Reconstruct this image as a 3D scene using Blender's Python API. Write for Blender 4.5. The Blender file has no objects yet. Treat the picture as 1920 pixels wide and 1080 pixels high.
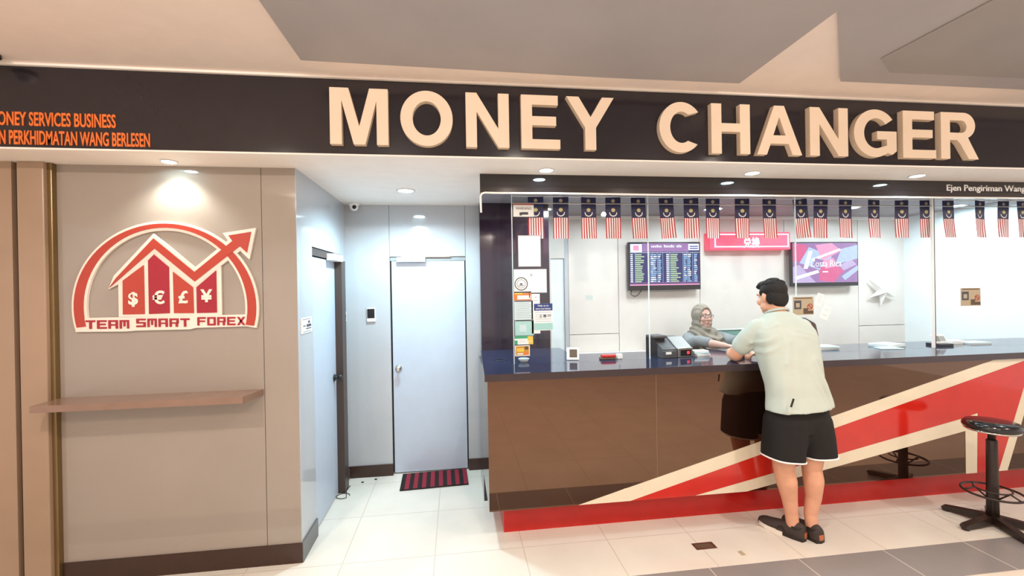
import bpy, bmesh, math, random
from mathutils import Vector, Matrix, Euler
from mathutils.geometry import tessellate_polygon
from mathutils import noise as mnoise
random.seed(7)
PI = math.pi
R = math.radians
S = bpy.context.scene
C = S.collection

# ------------------------------------------------------------------ camera, world, lights, exposure
def look_matrix(yaw, pitch, roll):
    cy, sy, cp, sp = math.cos(yaw), math.sin(yaw), math.cos(pitch), math.sin(pitch)
    f = Vector((sy*cp, cy*cp, sp)); r = Vector((cy, -sy, 0)); u = r.cross(f)
    c, s = math.cos(roll), math.sin(roll)
    r2, u2 = c*r + s*u, -s*r + c*u
    return Matrix((r2, u2, -f)).transposed()
cam = bpy.data.cameras.new('camera')
cam.sensor_width = 36; cam.lens = 36*828/1920; cam.clip_start = .02
co = bpy.data.objects.new('camera', cam); C.objects.link(co)
co.matrix_world = Matrix.Translation((0, 0, 1.8)) @ look_matrix(R(7.24), R(-.146), R(-.959)).to_4x4()
S.camera = co
S.view_settings.view_transform = 'Standard'; S.view_settings.look = 'None'
S.view_settings.gamma = 1; S.view_settings.use_curve_mapping = False
S.view_settings.exposure = 0.2
W = bpy.data.worlds.new('world'); S.world = W; W.use_nodes = True
W.node_tree.nodes['Background'].inputs[0].default_value = (1, .88, .82, 1)
W.node_tree.nodes['Background'].inputs[1].default_value = 1.0

def lamp(kind, loc, energy, color, size=.1, aim=None, angle=150, blend=.6, shape='DISK'):
    l = bpy.data.lights.new('light', kind); l.energy = energy; l.color = color
    if kind == 'AREA': l.shape = shape; l.size = size
    else: l.shadow_soft_size = size
    if kind == 'SPOT': l.spot_size = R(angle); l.spot_blend = blend
    o = bpy.data.objects.new('light', l); C.objects.link(o); o.location = loc
    d = (Vector(aim) - Vector(loc)) if aim else Vector((0, 0, -1))
    o.rotation_euler = d.to_track_quat('-Z', 'Y').to_euler()
    return o
WARM = (1, .87, .77); COOL = (.72, .92, 1.0)
# mall ceiling downlights in front of the shop
for x, y in ((-1.6, 1.0), (.6, 1.2), (2.6, 1.3), (4.6, 1.2), (-2.4, -1.0), (.2, -.8), (1.6, -1.4)):
    lamp('SPOT', (x, y, 3.04), 110 if y > 0 else 90, WARM, .05, None, 160, .8)
# added spots without seen fixtures, to brighten the sign and the shopfront
for x in (-2.1, -.7, .8, 2.5, 4.2):
    lamp('SPOT', (x, -.4, 3.0), 90, WARM, .04, (x*1.15, 2.76, 2.75), 78, 1.0)
# downlights in the soffit
for x, y in ((.638, 3.0), (2.176, 3.0), (3.559, 3.0), (4.95, 3.0)):
    lamp('SPOT', (x, y, 2.585), 14, COOL, .045, None, 150, .8)
lamp('SPOT', (-1.74, 2.96, 2.585), 16, (.98, 1, .92), .03, (-1.76, 3.02, 2.0), 120, .7)
lamp('SPOT', (-.396, 3.72, 2.58), 118, (.60, .88, 1.0), .07, None, 165, .6)
# interior ceiling panels
for x, y in ((.95, 3.85), (1.9, 4.2), (2.95, 4.1), (4.2, 4.1), (5.2, 4.2)):
    lamp('AREA', (x, y, 2.57), 15, (.90, .96, 1.0), .3)

# ------------------------------------------------------------------ materials
def lin(h):
    if isinstance(h, str):
        v = [int(h[i:i+2], 16)/255 for i in (0, 2, 4)]
        return tuple(x/12.92 if x <= .04045 else ((x+.055)/1.055)**2.4 for x in v)
    return h
def mat(name, col, rough=.5, metal=0, ior=1.5, tint=None, var=.06, scale=8, emit=0, bump=0, bscale=60, coat=0, rvar=0):
    m = bpy.data.materials.new(name); m.use_nodes = True
    nt = m.node_tree; n = nt.nodes; p = n['Principled BSDF']
    c = lin(col)
    tc = n.new('ShaderNodeTexCoord'); nz = n.new('ShaderNodeTexNoise'); nz.inputs['Scale'].default_value = scale
    nz.inputs['Detail'].default_value = 3
    nt.links.new(tc.outputs['Object'], nz.inputs['Vector'])
    rp = n.new('ShaderNodeValToRGB')
    rp.color_ramp.elements[0].position = .3; rp.color_ramp.elements[1].position = .7
    rp.color_ramp.elements[0].color = tuple(x*(1-var) for x in c) + (1,)
    rp.color_ramp.elements[1].color = tuple(min(1, x*(1+var)) for x in c) + (1,)
    nt.links.new(nz.outputs['Fac'], rp.inputs['Fac'])
    nt.links.new(rp.outputs['Color'], p.inputs['Base Color'])
    p.inputs['Roughness'].default_value = rough; p.inputs['Metallic'].default_value = metal
    p.inputs['IOR'].default_value = ior
    if tint: p.inputs['Specular Tint'].default_value = lin(tint) + (1,)
    if coat: p.inputs['Coat Weight'].default_value = coat; p.inputs['Coat Roughness'].default_value = .03
    if emit:
        nt.links.new(rp.outputs['Color'], p.inputs['Emission Color']); p.inputs['Emission Strength'].default_value = emit
    if bump:
        b = n.new('ShaderNodeBump'); b.inputs['Strength'].default_value = bump
        n2 = n.new('ShaderNodeTexNoise'); n2.inputs['Scale'].default_value = bscale
        nt.links.new(tc.outputs['Object'], n2.inputs['Vector'])
        nt.links.new(n2.outputs['Fac'], b.inputs['Height']); nt.links.new(b.outputs['Normal'], p.inputs['Normal'])
    return m
def tile_mat(name, col, grout, w, h, ox, oy, rough, mortar=.004, ior=1.5, var=.05):
    m = mat(name, col, rough, ior=ior, var=var, scale=2.5)
    nt = m.node_tree; n = nt.nodes; p = n['Principled BSDF']
    tc = n['Texture Coordinate']; mp = n.new('ShaderNodeMapping'); mp.inputs['Location'].default_value = (ox, oy, 0)
    nt.links.new(tc.outputs['Object'], mp.inputs['Vector'])
    b = n.new('ShaderNodeTexBrick'); b.offset = 0; b.squash = 1
    b.inputs['Scale'].default_value = 1; b.inputs['Brick Width'].default_value = w; b.inputs['Row Height'].default_value = h
    b.inputs['Mortar Size'].default_value = mortar; b.inputs['Mortar Smooth'].default_value = .2; b.inputs['Bias'].default_value = 0
    nt.links.new(mp.outputs['Vector'], b.inputs['Vector'])
    mx = n.new('ShaderNodeMixRGB'); mx.inputs['Color2'].default_value = lin(grout) + (1,)
    nt.links.new(b.outputs['Fac'], mx.inputs['Fac'])
    nt.links.new(n['Color Ramp'].outputs['Color'], mx.inputs['Color1'])
    nt.links.new(mx.outputs['Color'], p.inputs['Base Color'])
    return m
def glass_mat(name, tint=(.985, 1, .997), ior=1.45, gain=1.0):
    m = bpy.data.materials.new(name); m.use_nodes = True; nt = m.node_tree; n = nt.nodes
    n.remove(n['Principled BSDF']); out = n['Material Output']
    t = n.new('ShaderNodeBsdfTransparent'); t.inputs['Color'].default_value = tint + (1,)
    g = n.new('ShaderNodeBsdfGlossy'); g.inputs['Roughness'].default_value = .0
    f = n.new('ShaderNodeFresnel'); f.inputs['IOR'].default_value = ior
    x = n.new('ShaderNodeMixShader')
    gm = n.new('ShaderNodeNewGeometry'); iv = n.new('ShaderNodeMath'); iv.operation = 'SUBTRACT'; iv.inputs[0].default_value = 1
    nt.links.new(gm.outputs['Backfacing'], iv.inputs[1])
    mu = n.new('ShaderNodeMath'); mu.operation = 'MULTIPLY'; nt.links.new(f.outputs[0], mu.inputs[0]); nt.links.new(iv.outputs[0], mu.inputs[1])
    nt.links.new(mu.outputs[0], x.inputs['Fac']); nt.links.new(t.outputs[0], x.inputs[1]); nt.links.new(g.outputs[0], x.inputs[2])
    nt.links.new(x.outputs[0], out.inputs['Surface'])
    return m
M = {}
M['laminate'] = mat('taupe laminate', '9E948A', .05, ior=1.55, var=.03, scale=1.5)
M['laminate_cool_lit'] = mat('cool lit laminate', 'B4B8BD', .06, ior=1.6, var=.03, scale=1.5)  # same laminate as the taupe, with the cool light put into its colour
M['seam'] = mat('seam', '55504C', .5)
M['base'] = mat('brown skirting', '3A241B', .35)
M['base_grey'] = mat('grey skirting', '5F5E60', .3)
M['white_paint'] = mat('white paint', 'F8F0E8', .6, var=.02)
M['ceil'] = mat('ceiling paint', 'F3E4DA', .7, var=.02)
M['ceil_dark'] = mat('grey ceiling panel', 'ABA5A5', .55, var=.04, scale=3)
M['ceil_dark2'] = mat('grey brown ceiling panel', '9C9590', .55, var=.04, scale=3)
M['ceil_int'] = mat('inner ceiling', '8E8A90', .6)  # grey puts the shade of the unlit inner ceiling into the colour
M['fascia'] = mat('black fascia', '262126', .16, ior=1.55, var=.05)
M['band'] = mat('black band', '241E20', .08, ior=1.6)
M['cream'] = mat('cream letter', 'EBD5BC', .5, var=.02)
M['orange'] = mat('orange letter', 'E8742C', .5)
M['white'] = mat('white plastic', 'F0F0EE', .4, var=.02)
M['paper'] = mat('paper', 'F2F4F2', .7, var=.02)
M['door'] = mat('white door', 'B9C4D3', .35, var=.02)
M['red'] = mat('red gloss', 'C8281E', .10, ior=1.6, var=.05)
M['redplinth'] = mat('red plinth', 'C0201A', .22, ior=1.5)
M['stripe'] = mat('cream stripe', 'E6DCC4', .10, ior=1.55, var=.02)
M['counter'] = mat('brown mirror laminate', '20120D', .02, ior=2.3, tint=(1, .62, .43), var=.04)
M['top'] = mat('blue stone top', '26304A', .07, ior=1.9, var=.12, scale=40)
M['topedge'] = mat('dark edge', '33262B', .12, ior=1.6)
M['dark_lam'] = mat('dark purple laminate', '2A1E2A', .10, ior=1.65)
M['inner_wall'] = mat('inner wall', 'D3CEC8', .35, var=.02)
M['wall_white'] = mat('white inner wall', 'E4F0F4', .45, var=.02)
M['glass'] = glass_mat('counter glass')
M['edge'] = mat('glass edge', 'DCEAE8', .1, ior=1.5)
M['steel'] = mat('brushed steel', 'B9B5AE', .28, metal=1)
M['chrome'] = mat('chrome', 'D8D4CC', .1, metal=1)
M['black'] = mat('black plastic', '17161A', .35)
M['black_gloss'] = mat('black gloss', '0E0E12', .1)
M['darkgrey'] = mat('dark grey', '4B4B4E', .45)
M['midgrey'] = mat('mid grey', '8C9092', .45)
M['lampon'] = mat('lit lamp', (.85, .97, 1.0), .5, emit=14, var=0)
M['logo_red'] = mat('logo orange red', 'B03C2C', .3, var=.03)
M['logo_crimson'] = mat('logo crimson', '9E1E2E', .3, var=.03)
M['logo_white'] = mat('logo white', 'EDE0D4', .35, var=.02)
M['shelf'] = mat('brown shelf', '8A6F60', .18, ior=1.55)
M['pillar'] = mat('beige cladding', 'A58B74', .3, ior=1.5, var=.05, scale=3)
M['bronze'] = mat('bronze channel', '8C7550', .3, metal=.7)
M['brown_dark'] = mat('dark brown', '2E1B14', .4)
M['doorpost'] = mat('dark brown post', '43352F', .4)
M['skin_man'] = mat('skin tan', 'DCA486', .5, var=.05, scale=14)
M['skin_woman'] = mat('skin light', 'C99E90', .5, var=.05, scale=14)
M['lip'] = mat('lip', 'B5807A', .45)
M['hair'] = mat('black hair', '14110F', .75, bump=.8, bscale=180)
M['shirt'] = mat('pale sage cloth', 'B9C3BA', .85, var=.03, scale=10, bump=.15, bscale=22)
M['shorts'] = mat('black cloth', '131010', .85, bump=.2, bscale=30)
M['shoe'] = mat('charcoal mesh shoe', '3A302B', .7, bump=.3, bscale=250)
M['sole'] = mat('shoe sole', 'E8E0D4', .6)
M['soledark'] = mat('dark sole', '241C18', .6)
M['heelpatch'] = mat('tan heel', 'B86A44', .5)
M['hijab'] = mat('grey beige scarf', '857E72', .85, var=.08, scale=14, bump=.2, bscale=40)
M['blouse'] = mat('grey blouse', '7F8386', .8, var=.1, scale=30)
M['teal'] = mat('teal acrylic', '7FA8A0', .25)
M['eyewhite'] = mat('eye white', 'E8E4DF', .3)
M['iris'] = mat('iris', '20140E', .2)
M['flagblue'] = mat('flag blue', '22224E', .7, var=.04)
M['flagred'] = mat('flag red', 'C2383C', .7, var=.04)
M['flagwhite'] = mat('flag white', 'FAF6F6', .7, var=.02)
M['yellow'] = mat('flag yellow', 'D9C88E', .7)
M['matred'] = mat('mat red', '8E1F33', .9, bump=.8, bscale=300)
M['matblack'] = mat('mat black', '1C1416', .9, bump=.8, bscale=300)
M['seatblack'] = mat('black vinyl', '16171A', .18, ior=1.6)
M['stoolmetal'] = mat('dark brown metal', '2A1D18', .4)
M['leather'] = mat('brown leather', '5A3A28', .4)
M['signred'] = mat('red lit sign', (.85, .07, .13), .4, emit=.55, var=.25, scale=2.5)
M['signpink'] = mat('pink lit line', (1, .55, .65), .4, emit=.9, var=.1)
M['signwhite'] = mat('white lit glyph', (1, .92, .93), .4, emit=1.6, var=.02)
def scr(name, c, e=1.15):
    m = mat(name, c, .22, emit=e, var=.05, scale=20); p = m.node_tree.nodes['Principled BSDF']
    m.node_tree.links.remove(p.inputs['Base Color'].links[0]); p.inputs['Base Color'].default_value = (.01, .01, .012, 1); return m
M['s_blue'] = scr('screen blue', (.05, .06, .32)); M['s_navy'] = scr('screen navy', (.015, .015, .12))
M['s_white'] = scr('screen white', (.8, .88, .95)); M['s_cyan'] = scr('screen cyan', (.28, .5, .75))
M['s_green'] = scr('screen green', (.42, .58, .34)); M['s_purple'] = scr('screen purple', (.3, .16, .38))
M['s_pink'] = scr('screen pink', (.75, .3, .5)); M['s_lilac'] = scr('screen lilac', (.48, .38, .62))
M['s_rose'] = scr('screen rose', (.62, .10, .25)); M['s_pale'] = scr('screen pale blue', (.42, .52, .72))
M['s_red'] = scr('screen red digits', (.9, .04, .05), 1.5)
def pc(h): return mat('print '+h, h, .6, var=.03)
M['p_teal'] = pc('9FD0CC'); M['p_orange'] = pc('E07B3C'); M['p_navy'] = pc('27407E'); M['p_green'] = pc('3FA878')
M['p_yellow'] = pc('E2C250'); M['p_gold'] = pc('C8923A'); M['p_ink'] = pc('4A4A52'); M['p_blue'] = pc('C4DCE2')
M['p_tan'] = pc('B5A488'); M['p_brown'] = pc('5E4A38'); M['p_red'] = pc('B03A2A'); M['p_grey'] = pc('A8ACAE')
M['floor_white'] = tile_mat('white tile', 'E4DED2', 'CFC6B8', .6, .6, .17, -.015, .16)
M['floor_grey'] = tile_mat('grey tile', '8E8A88', 'C8C2B6', .62, .62, .3, .2, .25)
M['floor_mall'] = tile_mat('beige tile', 'E4DACB', 'D4C8B6', .6, .6, 0, .09, .2)

# ------------------------------------------------------------------ mesh helpers
class MB:
    def __init__(self): self.v = []; self.f = []; self.m = []; self.s = []
    def add(self, vs, fs, mi=0, smooth=False):
        k = len(self.v); self.v += [tuple(p) for p in vs]
        for f in fs: self.f.append(tuple(i+k for i in f)); self.m.append(mi); self.s.append(smooth)
        return self
    def box(self, x0, x1, y0, y1, z0, z1, mi=0):
        vs = [(x, y, z) for x in (x0, x1) for y in (y0, y1) for z in (z0, z1)]
        return self.add(vs, [(0, 1, 3, 2), (4, 6, 7, 5), (0, 4, 5, 1), (2, 3, 7, 6), (0, 2, 6, 4), (1, 5, 7, 3)], mi)
    def bbox(self, x0, x1, y0, y1, z0, z1, b=.005, mi=0, mx=None, seg=2):
        bm = bmesh.new(); bmesh.ops.create_cube(bm, size=1)
        for v in bm.verts: v.co = Vector(((x0+x1)/2+v.co.x*(x1-x0), (y0+y1)/2+v.co.y*(y1-y0), (z0+z1)/2+v.co.z*(z1-z0)))
        if b: bmesh.ops.bevel(bm, geom=bm.edges[:], offset=b, segments=seg, affect='EDGES', profile=.5)
        return self.frombm(bm, mi, mx)
    def frombm(self, bm, mi=0, mx=None, smooth=False):
        bm.verts.index_update()
        vs = [(mx @ v.co if mx else v.co.copy()) for v in bm.verts]
        self.add(vs, [[v.index for v in f.verts] for f in bm.faces], mi, smooth); bm.free(); return self
    def prism(self, outer, holes, fn, d0, d1, mi=0, mside=None):
        """outline in 2D mapped by fn(u, v, d) and extruded from d0 to d1"""
        loops = [outer] + list(holes)
        fl = [p for l in loops for p in l]
        tri = tessellate_polygon([[Vector((p[0], p[1], 0)) for p in l] for l in loops])
        n = len(fl); vs = [fn(p[0], p[1], d0) for p in fl] + [fn(p[0], p[1], d1) for p in fl]
        self.add(vs, [tuple(t) for t in tri] + [tuple(i+n for i in reversed(t)) for t in tri], mi)
        if d0 != d1:
            fs = []; k = 0
            for l in loops:
                for i in range(len(l)):
                    a, b = k+i, k+(i+1) % len(l); fs.append((a, b, b+n, a+n))
                k += len(l)
            self.add(vs, fs, mi if mside is None else mside)
        return self
    def tube(self, pts, r, n=10, mi=0, closed=False, cap=True):
        pts = [Vector(p) for p in pts]; L = len(pts)
        rs = r if isinstance(r, (list, tuple)) else [r]*L
        rings = []; up = None
        for i in range(L):
            a = pts[i-1] if (i or closed) else pts[i]; b = pts[(i+1) % L] if (i < L-1 or closed) else pts[i]
            t = (b-a).normalized()
            if up is None:
                up = Vector((0, 0, 1)) if abs(t.z) < .9 else Vector((1, 0, 0))
            s = t.cross(up).normalized(); up = s.cross(t).normalized()
            rings.append([pts[i] + rs[i]*(math.cos(q)*s + math.sin(q)*up) for q in (2*PI*j/n for j in range(n))])
        vs = [p for g in rings for p in g]; fs = []
        for i in range(L if closed else L-1):
            for j in range(n):
                a, b = i*n+j, i*n+(j+1) % n; c = ((i+1) % L)*n
                fs.append((a, b, c+(j+1) % n, c+j))
        self.add(vs, fs, mi, True)
        if cap and not closed: self.add(vs, [tuple(range(n))[::-1], tuple((L-1)*n+j for j in range(n))], mi)
        return self
    def lathe(self, prof, c=(0, 0, 0), n=32, mi=0, axis='Z', smooth=True, mx=None):
        vs = []; fs = []
        for r, z in prof:
            for j in range(n):
                q = 2*PI*j/n; x, y = r*math.cos(q), r*math.sin(q)
                p = {'Z': (x, y, z), 'Y': (x, z, y), 'X': (z, x, y)}[axis]
                p = Vector(p)
                if mx: p = mx @ p
                vs.append(p + Vector(c))
        for i in range(len(prof)-1):
            for j in range(n): fs.append((i*n+j, i*n+(j+1) % n, (i+1)*n+(j+1) % n, (i+1)*n+j))
        self.add(vs, fs, mi, smooth)
        if prof[0][0] > 1e-5: self.add(vs[:n], [tuple(range(n))[::-1]], mi)
        if prof[-1][0] > 1e-5: self.add(vs[-n:], [tuple(range(n))], mi)
        return self
    def ell(self, c, r, rot=None, mi=0, u=20, w=12):
        c = Vector(c); vs = []; fs = []
        rm = Euler(rot).to_matrix() if rot else Matrix.Identity(3)
        vs.append(c + rm @ Vector((0, 0, r[2])))
        for i in range(1, w):
            t = PI*i/w
            for j in range(u):
                q = 2*PI*j/u
                vs.append(c + rm @ Vector((r[0]*math.sin(t)*math.cos(q), r[1]*math.sin(t)*math.sin(q), r[2]*math.cos(t))))
        vs.append(c + rm @ Vector((0, 0, -r[2])))
        for j in range(u):
            fs.append((0, 1+j, 1+(j+1) % u)); b = 1+(w-2)*u
            fs.append((len(vs)-1, b+(j+1) % u, b+j))
        for i in range(w-2):
            for j in range(u): fs.append((1+i*u+j, 1+(i+1)*u+j, 1+(i+1)*u+(j+1) % u, 1+i*u+(j+1) % u))
        return self.add(vs, fs, mi, True)
    def limb(self, pts, rs, n=16, mi=0):
        """tapered limb with rounded ends and joints"""
        P = []; Q = []
        for i in range(len(pts)-1):
            a, b = Vector(pts[i]), Vector(pts[i+1])
            for k in range(6): P.append(a.lerp(b, k/6)); Q.append(rs[i]+(rs[i+1]-rs[i])*k/6)
        P.append(Vector(pts[-1])); Q.append(rs[-1])
        self.tube(P, Q, n, mi)
        for p, r in zip(pts, rs): self.ell(p, (r, r, r), None, mi, 14, 10)
        return self
    def rings(self, rs, n=40, mi=0, fold=None, cap=True):
        """closed loft through ellipses (cx, cy, cz, a, b[, tiltx])"""
        vs = []; fs = []
        for i, g in enumerate(rs):
            cx, cy, cz, a, b = g[:5]; tx = g[5] if len(g) > 5 else 0; ty = g[6] if len(g) > 6 else 0
            for j in range(n):
                q = 2*PI*j/n; e = 2.4
                c, s = math.cos(q), math.sin(q)
                c = math.copysign(abs(c)**(2/e), c); s = math.copysign(abs(s)**(2/e), s)
                k = 1 + (fold(q, i/(len(rs)-1)) if fold else 0)
                x, y = a*c*k, b*s*k
                vs.append((cx+x, cy+y, cz + tx*y + ty*x))
        for i in range(len(rs)-1):
            for j in range(n): fs.append((i*n+j, i*n+(j+1) % n, (i+1)*n+(j+1) % n, (i+1)*n+j))
        self.add(vs, fs, mi, True)
        if cap: self.add(vs, [tuple(range(n))[::-1], tuple((len(rs)-1)*n+j for j in range(n))], mi)
        return self
    def build(self, name, mats, parent=None, loc=None, remesh=0, smooth_it=0, shade=None, crisp=None):
        me = bpy.data.meshes.new(name)
        org = Vector(loc) if loc is not None else Vector((0, 0, 0))
        if parent is not None:
            org = Vector(parent.get('_o', (0, 0, 0)))
        me.from_pydata([Vector(p)-org for p in self.v], [], self.f)
        if not isinstance(mats, (list, tuple)): mats = [mats]
        for k in mats: me.materials.append(M[k] if isinstance(k, str) else k)
        for p, mi, s in zip(me.polygons, self.m, self.s): p.material_index = mi; p.use_smooth = s
        bm = bmesh.new(); bm.from_mesh(me)
        bmesh.ops.remove_doubles(bm, verts=bm.verts, dist=1e-6)
        bmesh.ops.recalc_face_normals(bm, faces=bm.faces); bm.to_mesh(me); bm.free()
        o = bpy.data.objects.new(name, me); C.objects.link(o)
        if remesh:
            md = o.modifiers.new('r', 'REMESH'); md.mode = 'VOXEL'; md.voxel_size = remesh; md.use_smooth_shade = True
            if smooth_it:
                sm = o.modifiers.new('s', 'SMOOTH'); sm.iterations = smooth_it; sm.factor = .5
            dg = bpy.context.evaluated_depsgraph_get()
            nm = bpy.data.meshes.new_from_object(o.evaluated_get(dg)); o.modifiers.clear(); o.data = nm
            for p in nm.polygons: p.use_smooth = True
        if parent is not None: o.parent = parent; o['_o'] = org
        else: o.location = org; o['_o'] = org
        return o
def tag(o, label=None, cat=None, group=None, kind=None):
    if label: o['label'] = label
    if cat: o['category'] = cat
    if group: o['group'] = group
    if kind: o['kind'] = kind
    return o
def thing(name, label, cat, loc, group=None):
    o = bpy.data.objects.new(name, None); C.objects.link(o); o.location = loc; o.empty_display_size = .1
    o['_o'] = loc; return tag(o, label, cat, group)
def struct(name, mb, mats, **k):
    o = mb.build(name, mats, **k); o['kind'] = 'structure'; return o
def dup(root, loc, label=None):
    r = root.copy(); C.objects.link(r); r.location = loc
    if label: r['label'] = label
    for ch in root.children:
        c = ch.copy(); C.objects.link(c); c.parent = r
        for g in ch.children:
            d = g.copy(); C.objects.link(d); d.parent = c
    return r
XZ = lambda y: (lambda u, v, d: (u, y+d, v))       # drawing plane facing the camera side, d pushes back
def rect(x0, x1, z0, z1): return [(x0, z0), (x1, z0), (x1, z1), (x0, z1)]
def text_mb(body, x, z, y, h, width=None, depth=.004, bold=0, align='LEFT', mi=0, mb=None, fn=None, sx=None):
    c = bpy.data.curves.new('t', 'FONT'); c.body = body; c.size = 1; c.offset = bold; c.resolution_u = 3
    o = bpy.data.objects.new('t', c); C.objects.link(o)
    me = o.evaluated_get(bpy.context.evaluated_depsgraph_get()).to_mesh()
    vs = [v.co.copy() for v in me.vertices]; fs = [tuple(p.vertices) for p in me.polygons]
    o.evaluated_get(bpy.context.evaluated_depsgraph_get()).to_mesh_clear()
    bpy.data.objects.remove(o); bpy.data.curves.remove(c)
    x0, x1 = min(v.x for v in vs), max(v.x for v in vs)
    cap = .73
    k = h/cap; kx = (width/(x1-x0)) if width else (sx or 1)*k
    off = 0 if align == 'LEFT' else (-(x1-x0)*kx if align == 'RIGHT' else -(x1-x0)*kx/2)
    pts = [(x+off+(v.x-x0)*kx, z+v.y*k) for v in vs]
    mb = mb or MB()
    if fn is None: fn = XZ(y)
    n = len(pts)
    mb.add([fn(a, b, 0) for a, b in pts], fs, mi)
    if depth:
        mb.add([fn(a, b, depth) for a, b in pts], [tuple(reversed(f)) for f in fs], mi)
        cnt = {}
        for f in fs:
            for i in range(len(f)):
                e = (f[i], f[(i+1) % len(f)]); kk = tuple(sorted(e)); cnt[kk] = None if kk in cnt else e
        allv = [fn(a, b, 0) for a, b in pts] + [fn(a, b, depth) for a, b in pts]
        mb.add(allv, [(e[0], e[1], e[1]+n, e[0]+n) for e in cnt.values() if e], mi)
    return mb

# ------------------------------------------------------------------ setting
fl = MB()
fl.box(-7, 9, 2.615, 6.2, -.06, 0, 0); fl.box(-7, 9, 2.312, 2.615, -.06, 0, 1); fl.box(-7, 9, -8, 2.312, -.06, 0, 2)
struct('floor', fl, ['floor_white', 'floor_grey', 'floor_mall'])
struct('ceiling', MB().box(-7, 9, -8, 2.80, 3.08, 3.14), 'ceil')
# dark grey drop panels on the mall ceiling
p1 = [(-.83, 1.0), (-.818, 2.535), (.9, 2.578), (1.79, 2.575), (1.765, 1.0)]
XY = lambda u, v, d: (u, v, d)
struct('trim_1', MB().prism(p1, [], XY, 3.055, 3.08), 'ceil_dark')
p2 = [(1.82, 1.0), (1.765, 1.83), (2.43, 2.505), (7, 2.49), (7, 1.0)]
struct('trim_2', MB().prism(p2, [], XY, 3.062, 3.08), 'ceil_dark')
p3 = [(2.44, 1.0), (2.41, 2.22), (2.62, 2.36), (7, 2.30), (7, 1.0)]
struct('trim_3', MB().prism(p3, [], XY, 3.056, 3.0615), 'ceil_dark2')
sf = MB(); sf.box(-7, .235, 2.80, 5.0, 2.61, 2.70); sf.box(.235, 9, 2.80, 3.42, 2.61, 2.70)
struct('ceiling_soffit', sf, 'white_paint')
struct('ceiling_inner', MB().box(.235, 5.9, 3.42, 5.1, 2.61, 2.70), 'ceil_int')
# taupe panel wall left
wl = MB(); wl.box(-2.9, -1.258, 3.08, 3.2, 0, 2.61, 0); wl.box(-1.258, -1.254, 3.085, 3.2, 0, 2.61, 1); wl.box(-1.254, -1.044, 3.08, 3.2, 0, 2.61, 0)
struct('wall_front', wl, ['laminate', 'seam'])
struct('baseboard_front', MB().box(-2.9, -1.035, 3.068, 3.08, 0, .128), 'base')
# side wall of the alcove with door recess
ws = MB()
ws.box(-1.15, -1.04, 3.081, 3.39, 0, 2.61, 0)
ws.box(-1.25, -1.04, 3.39, 4.20, 2.12, 2.61, 0)
ws.box(-1.25, -1.04, 4.20, 4.204, 0, 2.61, 1)
ws.box(-1.25, -1.04, 4.204, 4.40, 0, 2.61, 0)
ws.box(-1.25, -1.12, 3.39, 4.20, 0, 2.12, 1)
struct('wall_left', ws, ['laminate_cool_lit', 'seam'])
bl = MB(); bl.box(-1.04, -1.03, 3.07, 3.39, 0, .13, 0); bl.box(-1.04, -1.03, 4.20, 4.38, 0, .09, 0)
struct('baseboard_left', bl, 'base_grey')
wb = MB()
wb.box(-1.25, -.632, 4.38, 4.55, 0, 2.61, 0); wb.box(-.632, -.628, 4.385, 4.55, 0, 2.61, 1)
wb.box(-.628, .096, 4.38, 4.55, 2.112, 2.61, 0); wb.box(.096, .10, 4.385, 4.55, 0, 2.61, 1)
wb.box(.10, .25, 4.38, 4.55, 0, 2.61, 0); wb.box(-.628, .096, 4.50, 4.55, 0, 2.112, 1)
struct('wall_back', wb, ['laminate_cool_lit', 'seam'])
bb = MB(); bb.box(-1.04, -.628, 4.365, 4.38, 0, .11, 0); bb.box(.1, .235, 4.365, 4.38, 0, .11, 0)
struct('baseboard_back', bb, 'base')
# doors
def knob(mb, x, y, z, ax):
    prof = [(.030, 0), (.032, .006), (.026, .012), (.012, .016), (.011, .034), (.022, .040), (.028, .052), (.026, .062), (.014, .068), (0, .068)]
    if ax == 'Y': mb.lathe([(r, -t) for r, t in prof], (x, y, z), 24, 0, 'Y')
    else: mb.lathe([(r, t) for r, t in prof], (x, y, z), 24, 0, 'X')
    return mb
d1 = struct('door_1', MB().bbox(-.618, .088, 4.40, 4.45, .012, 2.068, .003), 'door', loc=(-.27, 4.42, .012))
knob(MB(), -.565, 4.40, 1.03, 'Y').build('door_knob', 'chrome', d1)['label'] = 'round chrome door knob'
dc = MB().bbox(-.56, -.29, 4.34, 4.40, 2.058, 2.102, .004).build('door_closer', 'white', d1)
MB().box(-.52, -.05, 4.37, 4.385, 2.104, 2.110).build('closer_arm', 'steel', d1)
MB().box(-.628, .096, 4.395, 4.45, 2.070, 2.112).build('door_header', 'midgrey', d1)
d2 = struct('door_2', MB().bbox(-1.105, -1.06, 3.394, 4.06, .012, 2.05, .003), 'door', loc=(-1.08, 3.73, .012))
MB().bbox(-1.055, -.985, 3.80, 4.06, 2.045, 2.10, .004).build('door_closer', 'white', d2)
MB().box(-1.11, -1.05, 3.394, 4.20, 2.06, 2.115).build('door_header', 'doorpost', d2)
knob(MB(), -1.06, 3.985, 1.04, 'X').build('door_knob', 'black', d2)['label'] = 'small black door knob'
struct('trim_4', MB().bbox(-1.12, -1.0, 4.062, 4.195, 0, 2.058, .003), 'doorpost')
# left pillar with metal channel
pl = MB()
pl.box(-7, -2.655, 3.03, 3.08, 0, 2.61, 0)
pl.box(-2.655, -2.62, 3.06, 3.09, 0, 2.61, 1)
pl.bbox(-2.62, -2.475, 3.02, 3.10, 0, 2.61, .006, 0)
struct('wall_pillar', pl, ['pillar', 'brown_dark'])
struct('trim_5', MB().bbox(-2.478, -2.450, 3.045, 3.085, 0, 2.61, .004), 'bronze')
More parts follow.
